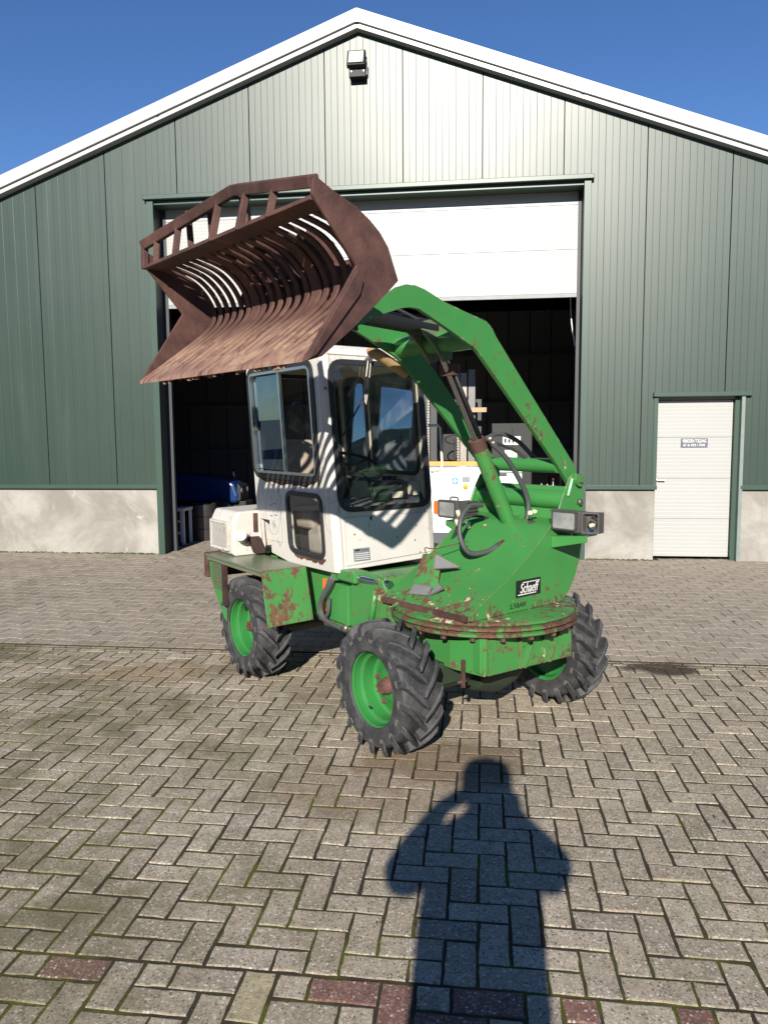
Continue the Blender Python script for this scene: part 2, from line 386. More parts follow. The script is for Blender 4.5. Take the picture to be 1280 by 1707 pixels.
def m_joint(moss=1.0, name='mossy_joint_soil'):
    t = NT(name); v = t.coord('World'); a = t.noise(v, 2.1, 6, .65); b = t.noise(v, 40, 5, .7)
    sx = t.n('ShaderNodeSeparateXYZ'); t.set(sx.inputs[0], v)
    nearl = t.math('SUBTRACT', t.math('MULTIPLY', t.math('ADD', sx.outputs[1], t.math('MULTIPLY', sx.outputs[0], .8)), -.045), -.16)
    mk = t.math('MULTIPLY', t.ramp(t.math('ADD', a, nearl), .50, .66), moss)
    c = t.mix(b, (.022, .017, .011), (.060, .048, .033)); c = t.mix(mk, c, t.mix(b, (.030, .036, .006), (.13, .135, .020)))
    return t.pbr(c, .95, 0, t.bump(b, .6, .006), .2)
M_joint = m_joint(1.0)
M_joint_grey = m_joint(.10, 'sandy_joint_soil')
M_earth = simple('yard_ground', (.20, .18, .15), .9, var=.15, scale=1.5, bump=.2)
M_inwall = simple('dark_inner_sheet', (.085, .09, .10), .6, var=.1, scale=1)
M_infloor = simple('barn_floor_concrete', (.23, .21, .19), .85, var=.12, scale=2, bump=.1)

# ------------------------------------------------------------------ frames of reference
YAW = radians(7.293)
BU = Vector((cos(YAW), -sin(YAW), 0)); BN = Vector((sin(YAW), cos(YAW), 0))
def bp(u, n, z): p = u * BU + n * BN; return (p.x, p.y, z)            # barn: u along the wall, n into the barn
barn = empty('barn', bp(-1.54, 9.9, 0), -YAW)
tag(barn, 'green sheet clad barn with white verges and a half open sectional door', 'building')
def bl(u, n, z): return (u + 1.54, n - 9.9, z)                        # the same point in the barn's own space

# ------------------------------------------------------------------ ground
g = MB(); g.box(-140, 140, -140, 160, -.6, -.055)
tag(g.build('ground', M_earth), 'flat ground under and around the yard', 'ground', kind='structure')

def paver_mesh(name, outline, mat, h=.05, bev=.005, top=0.0, irr=0.0):
    """solid block with a chamfered arris, top at z=top"""
    rv = random.Random(name)
    if irr:      # worn arrises: extra points along each side, nudged in and out
        out = []
        for i in range(len(outline)):
            a, b = Vector(outline[i]), Vector(outline[(i + 1) % len(outline)]); ns = 1 if (b - a).length < .08 else (2 if (b - a).length < .15 else 3)
            for k in range(ns + 1):
                q = a + (b - a) * ((k + (rv.uniform(-.12, .12) if k else .0)) / (ns + 1)); amp = irr if k else irr * 1.2
                out.append((q.x + rv.uniform(-amp, amp), q.y + rv.uniform(-amp, amp)))
    else: out = outline
    inn = offset_loop(out, bev)
    m = len(out)
    vs_ = [(x, y, top - h) for x, y in out] + [(x, y, top - bev * .30) for x, y in out] + [(x, y, top) for x, y in inn]
    fs = []
    for a in range(2):
        for i in range(m): fs.append((a * m + i, a * m + (i + 1) % m, (a + 1) * m + (i + 1) % m, (a + 1) * m + i))
    fs.append(tuple(2 * m + i for i in range(m)))
    return vs_, fs
def lay(name, pieces, parent, mats, part_name, field_name, nmax=300, irr=0.0):
    """pieces: (outline key, u, n, mat index, jitter) ; nearest become objects, the rest one joined part"""
    pieces.sort(key=lambda p: p[0])
    cache = {}
    rest = {}
    for i, (dist, key, outl, u, n, mi, dz, rz) in enumerate(pieces):
        key = '%s_%d' % (key, RB.randrange(5)) if irr else key
        if key not in cache: cache[key] = paver_mesh(key, outl, None, irr=irr)
        vs_, fs = cache[key]
        if i < nmax:
            mk = (key, mi)
            if mk not in cache:
                me = bpy.data.meshes.new(part_name); me.from_pydata(vs_, [], fs); me.materials.append(mats[mi]); cache[mk] = me
            o = bpy.data.objects.new(part_name, cache[mk]); COL.objects.link(o); o.parent = parent
            o.location = (u, n, dz); o.rotation_euler = (rz[0], rz[1], rz[2])
        else:
            mb = rest.setdefault(mi, MB())
            mb.add([(u + x - rz[2] * y, n + y + rz[2] * x, z + dz - rz[1] * x + rz[0] * y) for x, y, z in vs_], fs)
    for mi, mb in rest.items():
        tag(mb.build(field_name, mats[mi], parent, recalc=False), kind='stuff')

RB = random.Random(11)
def jit(s=1.0): return (RB.gauss(0, .006 * s), RB.gauss(0, .006 * s), RB.gauss(0, .008 * s))
NE = 5.44                                   # the seam between the two pavings (n)
N1 = 2.085                                   # the near edge of the herringbone field
yard = empty('brick_pavement', (0, 0, 0), -YAW); tag(yard, 'worn mossy brick paving in herringbone bond in front of the loader', 'pavement', kind='structure')
base = MB(); base.box(-9, 7, -2.5, NE - .06, -.05, -.0026); base.build('joint_bed', M_joint, yard)
A = .1025; Jw = .0056
def rect(w, h, key=''): return [(-w / 2 + Jw, -h / 2 + Jw), (w / 2 - Jw, -h / 2 + Jw), (w / 2 - Jw, h / 2 - Jw), (-w / 2 + Jw, h / 2 - Jw)]
pieces = []
def in_frame(u, n):
    p = u * BU + n * BN; d = Vector((p.x, p.y, -CAM_H)); z = d.dot(fwd)
    return z > .3 and abs(d.dot(rt)) < z * .51 + .05 and d.dot(dn) < z * .68 + .05
def visible(u, n, marg=1.10, nmin=-.6):
    if n > 1.0 and -6.8 < u < 5.2 and n < 9.9 and abs(u + .4) < 2.9 + n * .62: return True
    p = u * BU + n * BN; d = Vector((p.x, p.y, -CAM_H)); z = d.dot(fwd)
    if z < .3: return False
    return abs(d.dot(rt)) < z * (640 / 1282) * marg + .35 and d.dot(dn) < z * (853 / 1282) * 1.08 + .4
U0 = -.006
def put(u, n, w, h, mi=0):
    if not visible(u, n): return
    p = u * BU + n * BN; d = sqrt(p.x ** 2 + p.y ** 2 + CAM_H ** 2) + (0 if in_frame(u, n) else 100)
    pieces.append((d, '%d_%d' % (round(w * 1000), round(h * 1000)), rect(w, h), u, n, mi, max(-.0012, RB.gauss(0, .0013)), jit(1.0)))
ntop = NE - .135
J = int((ntop - N1) / A)
for j in range(J + 2):
    for i in range(-60, 60):
        c = (i - j) % 4; u = U0 + i * A; n = N1 + j * A
        if c == 0:
            if n + A <= ntop: put(u + A, n + A / 2, 2 * A, A)
        elif c == 3:
            n0, n1 = n, n + 2 * A
            if n0 > ntop - .03: continue
            n1 = min(n1, ntop); put(u + A / 2, (n0 + n1) / 2, A, n1 - n0)
        elif c == 2 and j == 0:      # cut halves along the near edge
            put(u + A / 2, n + A / 2, A, A)
        if c == 0 and n + A > ntop and n < ntop - .03:
            put(u + A, (n + ntop) / 2, 2 * A, ntop - n)
# near field beyond the edge line: a course with red and yellow bricks
REDS = ((-1.20, 1), (-.36, 1), (-.02, 1), (.33, 1), (.60, 1), (-.62, 2))
for j in range(0, 14):
    n = N1 - .003 - (j + 1) * A; jj = -1 - j
    for i in range(-40, 40):
        c = (i - jj) % 4; u = U0 + .03 + i * A
        if c == 0: w, h, cu, cn = 2 * A, A, u + A, n + A / 2
        elif c == 3: w, h, cu, cn = (A, 2 * A, u + A / 2, n + A) if j else (A, A, u + A / 2, n + A / 2)
        else: continue
        mi = 0
        for ru, k in REDS:
            if abs(cu - ru) < A * .62 and abs(cn - (N1 - .09)) < .10: mi = k
        if mi == 0 and RB.random() < .02: mi = 1
        put(cu, cn, w, h, mi)
# straight course closing the herringbone at the seam
for i in range(-40, 40):
    u = -.03 + i * .205; put(u, NE - .108, .205, .052); 
    put(u + .07, NE - .062 + .006, .205, .038)
lay('brick', pieces, yard, [M_brick, M_brick_red, M_brick_yellow], 'brick', 'brick_field', irr=.0022)

apron = empty('interlocking_pavement', (0, 0, 0), -YAW); tag(apron, 'smooth interlocking concrete paving running from the seam to the barn', 'pavement', kind='structure')
base = MB(); base.box(-9.2, 7, NE - .012, 11.6, -.05, -.0030); base.build('joint_bed', M_joint_grey, apron)
base = MB(); base.box(-9.2, 7, NE - .048, NE - .012, -.05, -.016); tag(base.build('mossy_seam', M_joint, apron))
pieces = []
fl, ws = .0825 - .0025, .0615 - .0025
def behaton():
    h = [(-.0975, -fl), (-.062, -fl), (-.038, -ws), (.038, -ws), (.062, -fl), (.0975, -fl)]
    return h + [(-x, -y) for x, y in h]
def behaton_edge():
    h = [(-.0975, -.055), (.0975, -.055)]
    return h + [(.0975, fl), (.062, fl), (.038, ws), (-.038, ws), (-.062, fl), (-.0975, fl)]
pit = .1440
for j in range(0, 42):
    n = NE + .055 + j * pit
    if n > 11.5: break
    for i in range(-48, 36):
        u = i * .2 + (j % 2) * .1
        if not visible(u, n): continue
        if n > 9.86 and not (-4.35 < u < 1.3 or (2.1 < u < 3.15 and n < 10.05)): continue
        p = u * BU + n * BN; d = hypot(p.x, p.y) + (0 if in_frame(u, n) else 100)
        pieces.append((d, 'e' if j == 0 else 'b', behaton_edge() if j == 0 else behaton(), u, n, 0, RB.gauss(0, .0008), jit(.4)))
lay('paver', pieces, apron, [M_behaton], 'concrete_paver', 'paver_field')

# moss along the foot of the plinth, and dry crumbs on the seam
M_moss = simple('moss', (.05, .065, .012), .95, var=.5, scale=30)
rm = random.Random(21); mm_ = MB()
for k in range(420):
    u = rm.uniform(-7.2, -4.4) if k % 4 else rm.uniform(1.3, 2.1)
    if rm.random() < .35 + .35 * sin(u * 3.1): continue
    r = rm.uniform(.006, .020); n = 9.895 - rm.random() ** 2 * .10; P = []
    for z, q in ((-.006, 1.0), (r * .35, .75), (r * .6, .25)):
        for a in range(5): P.append((u + r * 1.6 * q * cos(a * 1.257 + k), n + r * q * sin(a * 1.257 + k), z))
    mm_.add(P, [(i, (i + 1) % 5, 5 + (i + 1) % 5, 5 + i) for i in range(5)] + [(5 + i, 5 + (i + 1) % 5, 10 + (i + 1) % 5, 10 + i) for i in range(5)] + [(10, 11, 12, 13, 14)])
tag(mm_.build('moss', M_moss, apron, recalc=False), kind='stuff')
M_crumb = simple('dry_earth', (.10, .075, .05), .9, var=.4, scale=40)
mm_ = MB()
for k in range(300):
    if k >= 262: u, n, r = rm.uniform(-3.2, 2.4), rm.uniform(2.3, 8.5), rm.uniform(.006, .018)
    elif k < 150: u, n, r = 1.06 + rm.gauss(0, .20), NE - .06 + rm.gauss(0, .05), rm.uniform(.002, .007)
    else: u, n, r = rm.uniform(-4.5, 2.8), NE + rm.gauss(0, .03), rm.uniform(.0015, .005)
    P = [(u + r * rm.uniform(.6, 1.4) * cos(a * 2.09 + k), n + r * rm.uniform(.6, 1.4) * sin(a * 2.09 + k), -.001) for a in range(3)] + [(u, n, r * .9)]
    mm_.add(P, [(0, 1, 3), (1, 2, 3), (2, 0, 3)])
tag(mm_.build('dry_crumbs', M_crumb, apron, recalc=False), kind='stuff')

# ------------------------------------------------------------------ barn shell
APU, APZ, SL = -1.54, 6.73, .364
def rz_(u): return APZ - SL * abs(u - APU)
UL, UR = -8.9, 5.82
D0, D1, DZ = -4.30, 1.24, 4.64             # big door opening
W0, W1, WZ = 2.13, 3.11, 2.03              # side door opening
PZ = .88
def zbot(u):
    if D0 < u < D1: return DZ + .03
    if W0 < u < W1: return WZ + .045
    return PZ + .055
PW = .9765; S0 = -.995
k0 = int((UL - S0) / PW) - 1
prof = []
for k in range(k0, 9):
    a, b = S0 + k * PW, S0 + (k + 1) * PW
    if b < UL or a > UR: continue
    pts = [(a + .002, .014), (a + .007, .0)]
    nr = 12
    for q in range(1, nr):
        c = a + q * PW / nr
        if q % 2: pts += [(c - .003, 0.0), (c - .001, -.0013), (c + .001, -.0013), (c + .003, 0.0)]
        else: pts += [(c - .003, 0.0), (c, .0012), (c + .003, 0.0)]
    pts += [(b - .007, 0.0), (b - .002, .014)]
    brk = [x for x in (D0, D1, W0, W1, APU) if a + .01 < x < b - .01]
    for x in brk:
        for i in range(len(pts) - 1):
            if pts[i][0] < x < pts[i + 1][0]:
                t = (x - pts[i][0]) / (pts[i + 1][0] - pts[i][0]); pts.insert(i + 1, (x, pts[i][1] + t * (pts[i + 1][1] - pts[i][1]))); break
    mb = MB()
    for (ua, da), (ub, db) in zip(pts[:-1], pts[1:]):
        z0 = zbot((ua + ub) / 2)
        mb.add([bl(ua, 9.88 + da, z0), bl(ub, 9.88 + db, z0), bl(ub, 9.88 + db, rz_(ub) - .2), bl(ua, 9.88 + da, rz_(ua) - .2)], [(0, 1, 2, 3)])
    # return edges so a panel has thickness
    for x, dd in ((pts[0][0], .014), (pts[-1][0], .014)):
        z0 = zbot(x + (.01 if x == pts[0][0] else -.01))
        mb.add([bl(x, 9.88 + dd, z0), bl(x, 9.95, z0), bl(x, 9.95, rz_(x) - .2), bl(x, 9.88 + dd, rz_(x) - .2)], [(0, 1, 2, 3)])
    mb.build('wall_panel', M_clad, barn, recalc=False)
# wall core behind the panels, with the two openings
core = MB()
ol = [(UL, PZ), (D0, PZ), (D0, DZ), (D1, DZ), (D1, PZ), (W0, PZ), (W0, WZ), (W1, WZ), (W1, PZ), (UR, PZ), (UR, rz_(UR) - .15), (APU, APZ - .15), (UL, rz_(UL) - .15)]
core.prism(ol, lambda a, b, d: bl(a, d, b), 9.905, 9.99); core.build('wall_core', M_trim_dark, barn)
for a, b in ((UL, D0 - .0), (D1, W0), (W1 + .02, UR)):
    m = MB(); m.box(a, b, 9.9, 10.05, -.05, PZ, lambda x, y, z: bl(x, y, z)); m.build('plinth', M_conc, barn, bevel=.012)
    m = MB(); m.box(a - .01 if a > UL else a, b + .012, 9.845, 9.9, PZ + .006, PZ + .062, lambda x, y, z: bl(x, y, z)); m.build('sill_trim', M_trim, barn, bevel=.006)
# big door trim
m = MB(); m.box(D0 - .07, D1 + .075, 9.80, 9.876, DZ - .012, DZ + .045, lambda x, y, z: bl(x, y, z)); m.build('lintel_trim', M_trim, barn, bevel=.006)
m = MB(); m.box(D0, D1, 9.88, 10.14, DZ - .06, DZ - .016, lambda x, y, z: bl(x, y, z)); m.build('lintel_soffit', M_trim, barn)
for a, b in ((D0 - .035, D0 + .055), (D1 - .04, D1 + .045)):
    m = MB(); m.box(a, b, 9.842, 9.878, .0, DZ - .014, lambda x, y, z: bl(x, y, z)); m.build('jamb_trim', M_trim, barn, bevel=.004)
for a, b in ((D0 - .02, D0 + .03), (D1 - .03, D1 + .02)):
    m = MB(); m.box(a, b, 9.885, 10.13, .0, DZ - .07, lambda x, y, z: bl(x, y, z)); m.build('jamb_lining', M_trim_dark, barn)
for a, b in ((D0 - .05, D0 + .10), (D1 - .075, D1 + .05)):
    m = MB(); m.box(a, b, 10.14, 10.20, .0, DZ - .05, lambda x, y, z: bl(x, y, z)); m.build('door_rail', M_trim_dark, barn)
# verge, fascia and roof
for sgn, ue in ((-1, UL - .15), (1, UR + .15)):
    def vf(a, b, d): return bl(a, d, b)
    def vz(u, o): return APZ - SL * abs(u - APU) + o
    xs = (APU, ue) if sgn > 0 else (ue, APU)
    m = MB(); m.prism([(xs[0], vz(xs[0], -.155)), (xs[1], vz(xs[1], -.155)), (xs[1], vz(xs[1], .0)), (xs[0], vz(xs[0], 0))], vf, 9.74, 9.86); m.build('verge_trim', M_verge, barn, bevel=.004)
    m = MB(); m.prism([(xs[0], vz(xs[0], -.215)), (xs[1], vz(xs[1], -.215)), (xs[1], vz(xs[1], -.166)), (xs[0], vz(xs[0], -.166))], vf, 9.772, 9.90); m.build('fascia_strip', M_verge, barn)
    m = MB(); m.prism([(xs[0], vz(xs[0], -.19)), (xs[1], vz(xs[1], -.19)), (xs[1], vz(xs[1], -.03)), (xs[0], vz(xs[0], -.03))], vf, 9.862, 26.0); m.build('roof', M_inwall, barn)
# overlap joints of the verge sheet are tiny steps: add cover strips
for u in (APU, 1.15, -4.1):
    m = MB(); m.box(u - .02, u + .02, 9.735, 9.739, rz_(u) - .158, rz_(u) - .012, lambda x, y, z: bl(x, y, z + (-SL * abs(x - APU) + SL * abs(u - APU)))); m.build('verge_joint', M_verge, barn)
# inner shell
m = MB(); m.box(UL - .1, UL + .1, 9.99, 26, -.05, rz_(UL) - .10, lambda x, y, z: bl(x, y, z)); m.build('side_wall', M_inwall, barn)
m = MB(); m.box(UR - .1, UR + .1, 9.99, 26, -.05, rz_(UR) - .10, lambda x, y, z: bl(x, y, z)); m.build('side_wall', M_inwall, barn)
m = MB(); m.prism([(UL, -.05), (UR, -.05), (UR, rz_(UR) - .1), (APU, APZ - .1), (UL, rz_(UL) - .1)], lambda a, b, d: bl(a, d, b), 25.9, 26.2); m.build('back_wall', M_inwall, barn)
m = MB(); m.box(UL, UR, 11.55, 26, -.05, -.004, lambda x, y, z: bl(x, y, z)); m.build('floor', M_infloor, barn)
for nn in (14.0, 18.0, 22.0):            # steel portals inside
    m = MB()
    for sgn, ue in ((-1, UL + .25), (1, UR - .25)):
        m.box(min(ue, ue - sgn * .25), max(ue, ue - sgn * .25), nn, nn + .15, 0, rz_(ue) - .3, lambda x, y, z: bl(x, y, z))
        xs = sorted((APU, ue)); m.prism([(xs[0], rz_(xs[0]) - .5), (xs[1], rz_(xs[1]) - .5), (xs[1], rz_(xs[1]) - .25), (xs[0], rz_(xs[0]) - .25)], lambda a, b, d: bl(a, d, b), nn, nn + .14)
    m.build('steel_portal', M_trim_dark, barn)
# sheeted partition inside the barn
m = MB()
for k in range(30):
    u = -8.0 + k * .45; m.box(u, u + .43, 17.0 + .02 * (k % 2), 17.06, 0, 4.2, lambda x, y, z: bl(x, y, z))
for z in (1.2, 2.2, 3.2): m.box(-8, 5.5, 16.92, 16.995, z, z + .08, lambda x, y, z: bl(x, y, z))
m.build('inner_partition', M_inwall, barn)
# sectional door, half raised
def section(u0, u1, z0, z1, n, ribs=True, th=.04):
    mb = MB(); nr = max(3, int((z1 - z0) / .045)); pts = []
    pts.append((z0 + .001, .004)); pts.append((z0 + .004, 0))
    for q in range(1, nr):
        z = z0 + q * (z1 - z0) / nr; pts += [(z - .005, 0), (z, .0013), (z + .005, 0)]
    pts += [(z1 - .004, 0), (z1 - .001, .004)]
    for (za, da), (zb, db) in zip(pts[:-1], pts[1:]):
        mb.add([bl(u0, n + da, za), bl(u1, n + da, za), bl(u1, n + db, zb), bl(u0, n + db, zb)], [(0, 1, 2, 3)])
    mb.box(u0, u1, n + .0055, n + th, z0 + .0005, z1 - .0005, lambda x, y, z: bl(x, y, z))
    return mb
od = MB(); od.box(D0 + .06, D1 - .06, 10.145, 10.185, 3.30, 3.345, lambda x, y, z: bl(x, y, z)); od = od.build('overhead_door', simple('grey_door_seal', (.22, .23, .24), .5), barn)
for z0, z1 in ((3.345, 3.885), (3.885, 4.425), (4.425, 4.64)):
    section(D0 + .065, D1 - .065, z0, z1, 10.145).build('door_section', M_doorwhite, od, recalc=False)
# side door
wd = MB(); wd.box(W0 + .005, W1 - .06, 10.03, 10.06, .03, 1.985, lambda x, y, z: bl(x, y, z)); wd = wd.build('side_door', M_doorwhite, barn)
zs = [.035, .515, 1.02, 1.53, 1.985]
for z0, z1 in zip(zs[:-1], zs[1:]): section(W0 + .01, W1 - .065, z0, z1, 9.985).build('door_section', M_doorwhite, wd, recalc=False)
m = MB(); m.tube([bl(W0 + .03, 9.985, 1.0), bl(W0 + .03, 9.94, 1.0), bl(W0 + .13, 9.935, 1.0)], .009, 8); m.build('handle', M_alu, wd)
m = MB(); m.box(W0 + .018, W0 + .042, 9.974, 9.984, .96, 1.06, lambda x, y, z: bl(x, y, z)); m.build('handle_plate', M_alu, wd)
m = MB(); m.box(W0 + .003, W1 - .05, 9.955, 10.03, 1.99, 2.03, lambda x, y, z: bl(x, y, z)); m.build('door_head', simple('grey_frame', (.25, .26, .27), .5), wd)
m = MB(); m.box(W0 - .06, W1 + .11, 9.82, 9.876, WZ - .005, WZ + .05, lambda x, y, z: bl(x, y, z)); m.build('door_lintel_trim', M_trim, barn, bevel=.006)
m = MB(); m.box(W1 - .055, W1 - .005, 9.93, 10.06, .0, WZ - .01, lambda x, y, z: bl(x, y, z)); m.build('door_jamb', M_trim, barn)
m = MB(); m.box(W1 - .005, W1 + .035, 9.845, 10.06, .0, WZ - .01, lambda x, y, z: bl(x, y, z)); m.build('door_jamb', simple('grey_green_jamb', (.16, .20, .18), .45), barn)
m = MB(); m.box(W0 - .045, W0 + .004, 9.86, 9.99, PZ + .06, WZ - .01, lambda x, y, z: bl(x, y, z)); m.build('door_jamb', M_trim, barn)

FONT = None
def text_mesh(txt, size, fn, name, mat, parent, align='CENTER', shear=0.0, ext=.0015, width=None, bold=0.0):
    """flat lettering: fn(x,y,d)"""
    cu = bpy.data.curves.new('lettering', 'FONT'); cu.body = txt; cu.size = size; cu.align_x = align; cu.align_y = 'CENTER'; cu.shear = shear; cu.extrude = .001; cu.offset = bold
    to = bpy.data.objects.new('lettering', cu); COL.objects.link(to)
    dg = bpy.context.evaluated_depsgraph_get(); me0 = to.evaluated_get(dg).to_mesh()
    vs_ = [v.co.copy() for v in me0.vertices]; fs = [tuple(p.vertices) for p in me0.polygons]
    to.to_mesh_clear() if hasattr(to, 'to_mesh_clear') else None
    bpy.data.objects.remove(to)
    if width:
        x0 = min(v.x for v in vs_); x1 = max(v.x for v in vs_); k = width / (x1 - x0)
    else: k = 1
    mb = MB(); mb.add([fn(v.x * k, v.y, (v.z + .001) * ext / .002) for v in vs_], fs)
    return mb.build(name, mat, parent)
M_signblue = simple('grey_blue_sign_enamel', (.085, .095, .125), .4, var=.05)
M_signwhite = simple('white_print', (.72, .72, .70), .5, var=.02)
sg = MB(); sg.box(2.442, 2.760, 9.978, 9.983, 1.404, 1.516, lambda x, y, z: bl(x, y, z)); sg = sg.build('door_sign', M_signblue, wd)
for lx in ((2.447, 2.755, 1.508, 1.511), (2.447, 2.755, 1.409, 1.412), (2.447, 2.450, 1.412, 1.508), (2.752, 2.755, 1.412, 1.508)):
    pass
text_mesh('VERBODEN TOEGANG', .058, lambda x, y, d: bl(2.601 + x, 9.9775 - d, 1.482 + y), 'sign_lettering', M_signwhite, wd, width=.285, bold=.0004)
text_mesh('ART. 461 WETB. V. STRAFR.', .044, lambda x, y, d: bl(2.601 + x, 9.9775 - d, 1.431 + y), 'sign_lettering', M_signwhite, wd, width=.265, bold=.0003)

# floodlight high on the gable
fl_ = empty('floodlight', bp(-1.55, 9.88, 6.06), -YAW); fl_.scale = (.9, .9, .9); tag(fl_, 'black floodlight with a pale glass face under the ridge of the barn', 'lamp')
m = MB(); m.hexa([(-.125, -.20, .0), (.125, -.20, .0), (.125, -.14, -.03), (-.125, -.14, -.03), (-.125, -.10, .23), (.125, -.10, .23), (.125, -.04, .20), (-.125, -.04, .20)]); m.build('housing', M_black, fl_, bevel=.01)
m = MB(); m.hexa([(-.10, -.2045, .028), (.10, -.2045, .028), (.10, -.1985, .026), (-.10, -.1985, .026), (-.10, -.1165, .208), (.10, -.1165, .208), (.10, -.1105, .206), (-.10, -.1105, .206)]); m.build('lamp_glass', simple('frosted_lamp_glass', (.50, .52, .48), .25), fl_)
m = MB(); m.box(-.10, .13, -.13, -.003, -.13, -.035); m.build('gear_box', M_black, fl_, bevel=.008)
for x in (-.07, .10):
    m = MB(); m.tube([(x, -.139, -.06), (x, -.13, -.06)], .012, 8); m.build('bolt', M_steel, fl_)
m = MB(); m.tube([(.135, -.06, -.08), (.14, -.08, .06), (.125, -.10, .10)], .008, 6); m.build('bracket', M_steel, fl_)

# ================================================================== the loader
HEAD = radians(-55.12)
loader = empty('wheel_loader', (.568, 4.114, 0), HEAD)
tag(loader, 'old green and white swing loader with a rusty slotted bucket raised over its cab', 'loader')
B_A = radians(-85.0); BVX, BVY = cos(B_A), sin(B_A); TCX, TCY = -.08, .03
def tv(u, v, z): return (TCX + u * BVX - v * BVY, TCY + u * BVY + v * BVX, z)     # turret frame: u towards the bucket, v to the near side
def tuv(a, b, d): return tv(a, d, b)                                                # plates standing in the boom plane

# ---- wheels
RT, RB_, WH = .365, .335, .1275
def make_wheel(x, y, mirror, spin):
    rim = MB()
    rim.lathe([(.215, -.125), (.222, -.118), (.216, -.108), (.200, -.100), (.194, -.06), (.178, -.045), (.174, .03), (.160, .042), (.120, .036), (.100, .018), (.075, .010), (.0, .010)], lambda a, b, h: (a, h, b), 40)
    rim.lathe([(.198, -.10), (.198, .10), (.222, .118), (.215, .126), (.19, .115), (.180, .075), (.150, .062), (0, .055)], lambda a, b, h: (a, h, b), 40)
    w = rim.build('wheel', M_rim, loader)
    w.location = (x, y, .333); w.rotation_euler = (0, spin, 0)
    ty = MB()
    prof = [(.205, -.118), (.212, -.128), (.235, -.134), (.275, -.137), (.305, -.130), (.318, -.112), (.317, -.07), (.319, 0), (.317, .07), (.318, .112), (.305, .130), (.275, .137), (.235, .134), (.212, .128), (.205, .118)]
    ty.lathe(prof, lambda a, b, h: (a, h, b), 56)
    ty.build('tyre', M_tyre, w)
    lug = MB(); NL = 17
    for side in (-1, 1):
        for k in range(NL):
            ph0 = 2 * pi * (k + (.5 if side > 0 else 0)) / NL
            rows = []
            for s, wv, ro, rb, dl in ((0, -.012, .368, .312, .044), (.35, .042, .368, .312, .047), (.72, .094, .364, .308, .052), (.95, .128, .355, .295, .058), (1.06, .145, .326, .280, .062), (1.12, .143, .280, .262, .048)):
                ph = ph0 + .40 * min(s, 1.04); y_ = side * wv
                rows.append([(rb, ph - dl * 1.3, y_), (rb, ph + dl * 1.3, y_), (ro, ph + dl, y_), (ro, ph - dl, y_)])
            P = []
            for rw in rows:
                for r, ph, yy in rw: P.append((r * cos(ph), yy, r * sin(ph)))
            F = []
            for a in range(len(rows) - 1):
                for c in range(4): F.append((a * 4 + c, a * 4 + (c + 1) % 4, a * 4 + 4 + (c + 1) % 4, a * 4 + 4 + c))
            F += [(0, 1, 2, 3), tuple(len(P) - 4 + c for c in (3, 2, 1, 0))]
            lug.add(P, F)
    lug.build('tread_lugs', M_tyre, w, bevel=.004, seg=1)
    hub = MB(); hub.lathe([(.062, .012), (.060, -.01), (.05, -.035), (.046, -.050), (.0, -.054)], lambda a, b, h: (a, h, b), 16, smooth=False)
    for k in range(6):
        a = k * pi / 3; hub.tube([(.034 * cos(a), -.048, .034 * sin(a)), (.034 * cos(a), -.062, .034 * sin(a))], .011, 6, smooth=False)
    hub.v = [(x * .78, y, z * .78) for x, y, z in hub.v]; hub.build('hub', M_rust_hub, w)
    for k in range(5):
        a = 2 * pi * k / 5 + .5; q = MB(); q.tube([(.118 * cos(a), .036, .118 * sin(a)), (.118 * cos(a), .014, .118 * sin(a))], .016, 6, smooth=False); q.tube([(.118 * cos(a), .014, .118 * sin(a)), (.118 * cos(a), .002, .118 * sin(a))], .009, 8)
        q.build('wheel_nut', M_rust_hub, w)
    q = MB(); q.tube([(.17 * cos(4.2), -.05, .17 * sin(4.2)), (.15 * cos(4.2), -.075, .15 * sin(4.2))], .007, 6); q.build('valve', M_rubber, w)
    w.scale = (.918, .80, .918)
    return w
def copy_wheel(w, x, y, mirror, spin):
    c = w.copy(); COL.objects.link(c); c.location.x = x; c.location.y = y; c.rotation_euler = (0, spin, 0); c.scale = (.918, -.80 if mirror else .80, .918); c.parent = loader
    for ch in list(w.children):
        d = ch.copy(); COL.objects.link(d); d.parent = c
TR = .685
w0 = make_wheel(-.03, -.66, False, .05)
bpy.context.view_layer.update()
copy_wheel(w0, -.06, .575, True, .9); copy_wheel(w0, -1.56, -.66, False, 2.1); copy_wheel(w0, -1.56, .60, True, 1.3)

# ---- chassis and axles
m = MB()
m.box(-2.12, -.50, -.40, .40, .43, .755)
m.box(-.62, .30, -.33, .30, .41, .60)
ch = m.build('chassis', M_green, loader, bevel=.008)
m = MB(); m.prism([(-.72, .44), (-.30, .44), (-.30, .60), (-.40, .79), (-.60, .80), (-.72, .76)], lambda a, b, d: (a, d, b), -.43, -.402); m.build('side_plate', M_green_worn, ch, bevel=.005)
m = MB(); m.prism([(-.60, .60), (-.34, .60), (-.42, .80), (-.60, .80)], lambda a, b, d: (a, d, b), -.40, .30); m.build('front_tower', M_green_worn, ch, bevel=.006)
m = MB(); m.tube([(-.50, -.445, .50), (-.44, -.445, .73)], .016, 8); m.build('gusset', M_green_worn, ch)
m = MB(); m.box(-1.00, -.74, -.44, -.402, .46, .70); m.build('access_cover', M_green, ch, bevel=.006)
m = MB(); m.box(-1.06, -1.035, -.425, -.402, .49, .70); m.build('orange_strip', M_orange, ch, bevel=.003)
m = MB(); m.box(-1.05, -.45, -.425, -.40, .405, .45); m.build('bottom_flange', M_green_worn, ch, bevel=.005)
for x in (-.78, -.70): 
    m = MB(); m.tube([(x, -.44, .42), (x, -.425, .46)], .02, 8); m.build('hose_union', M_steel, ch)
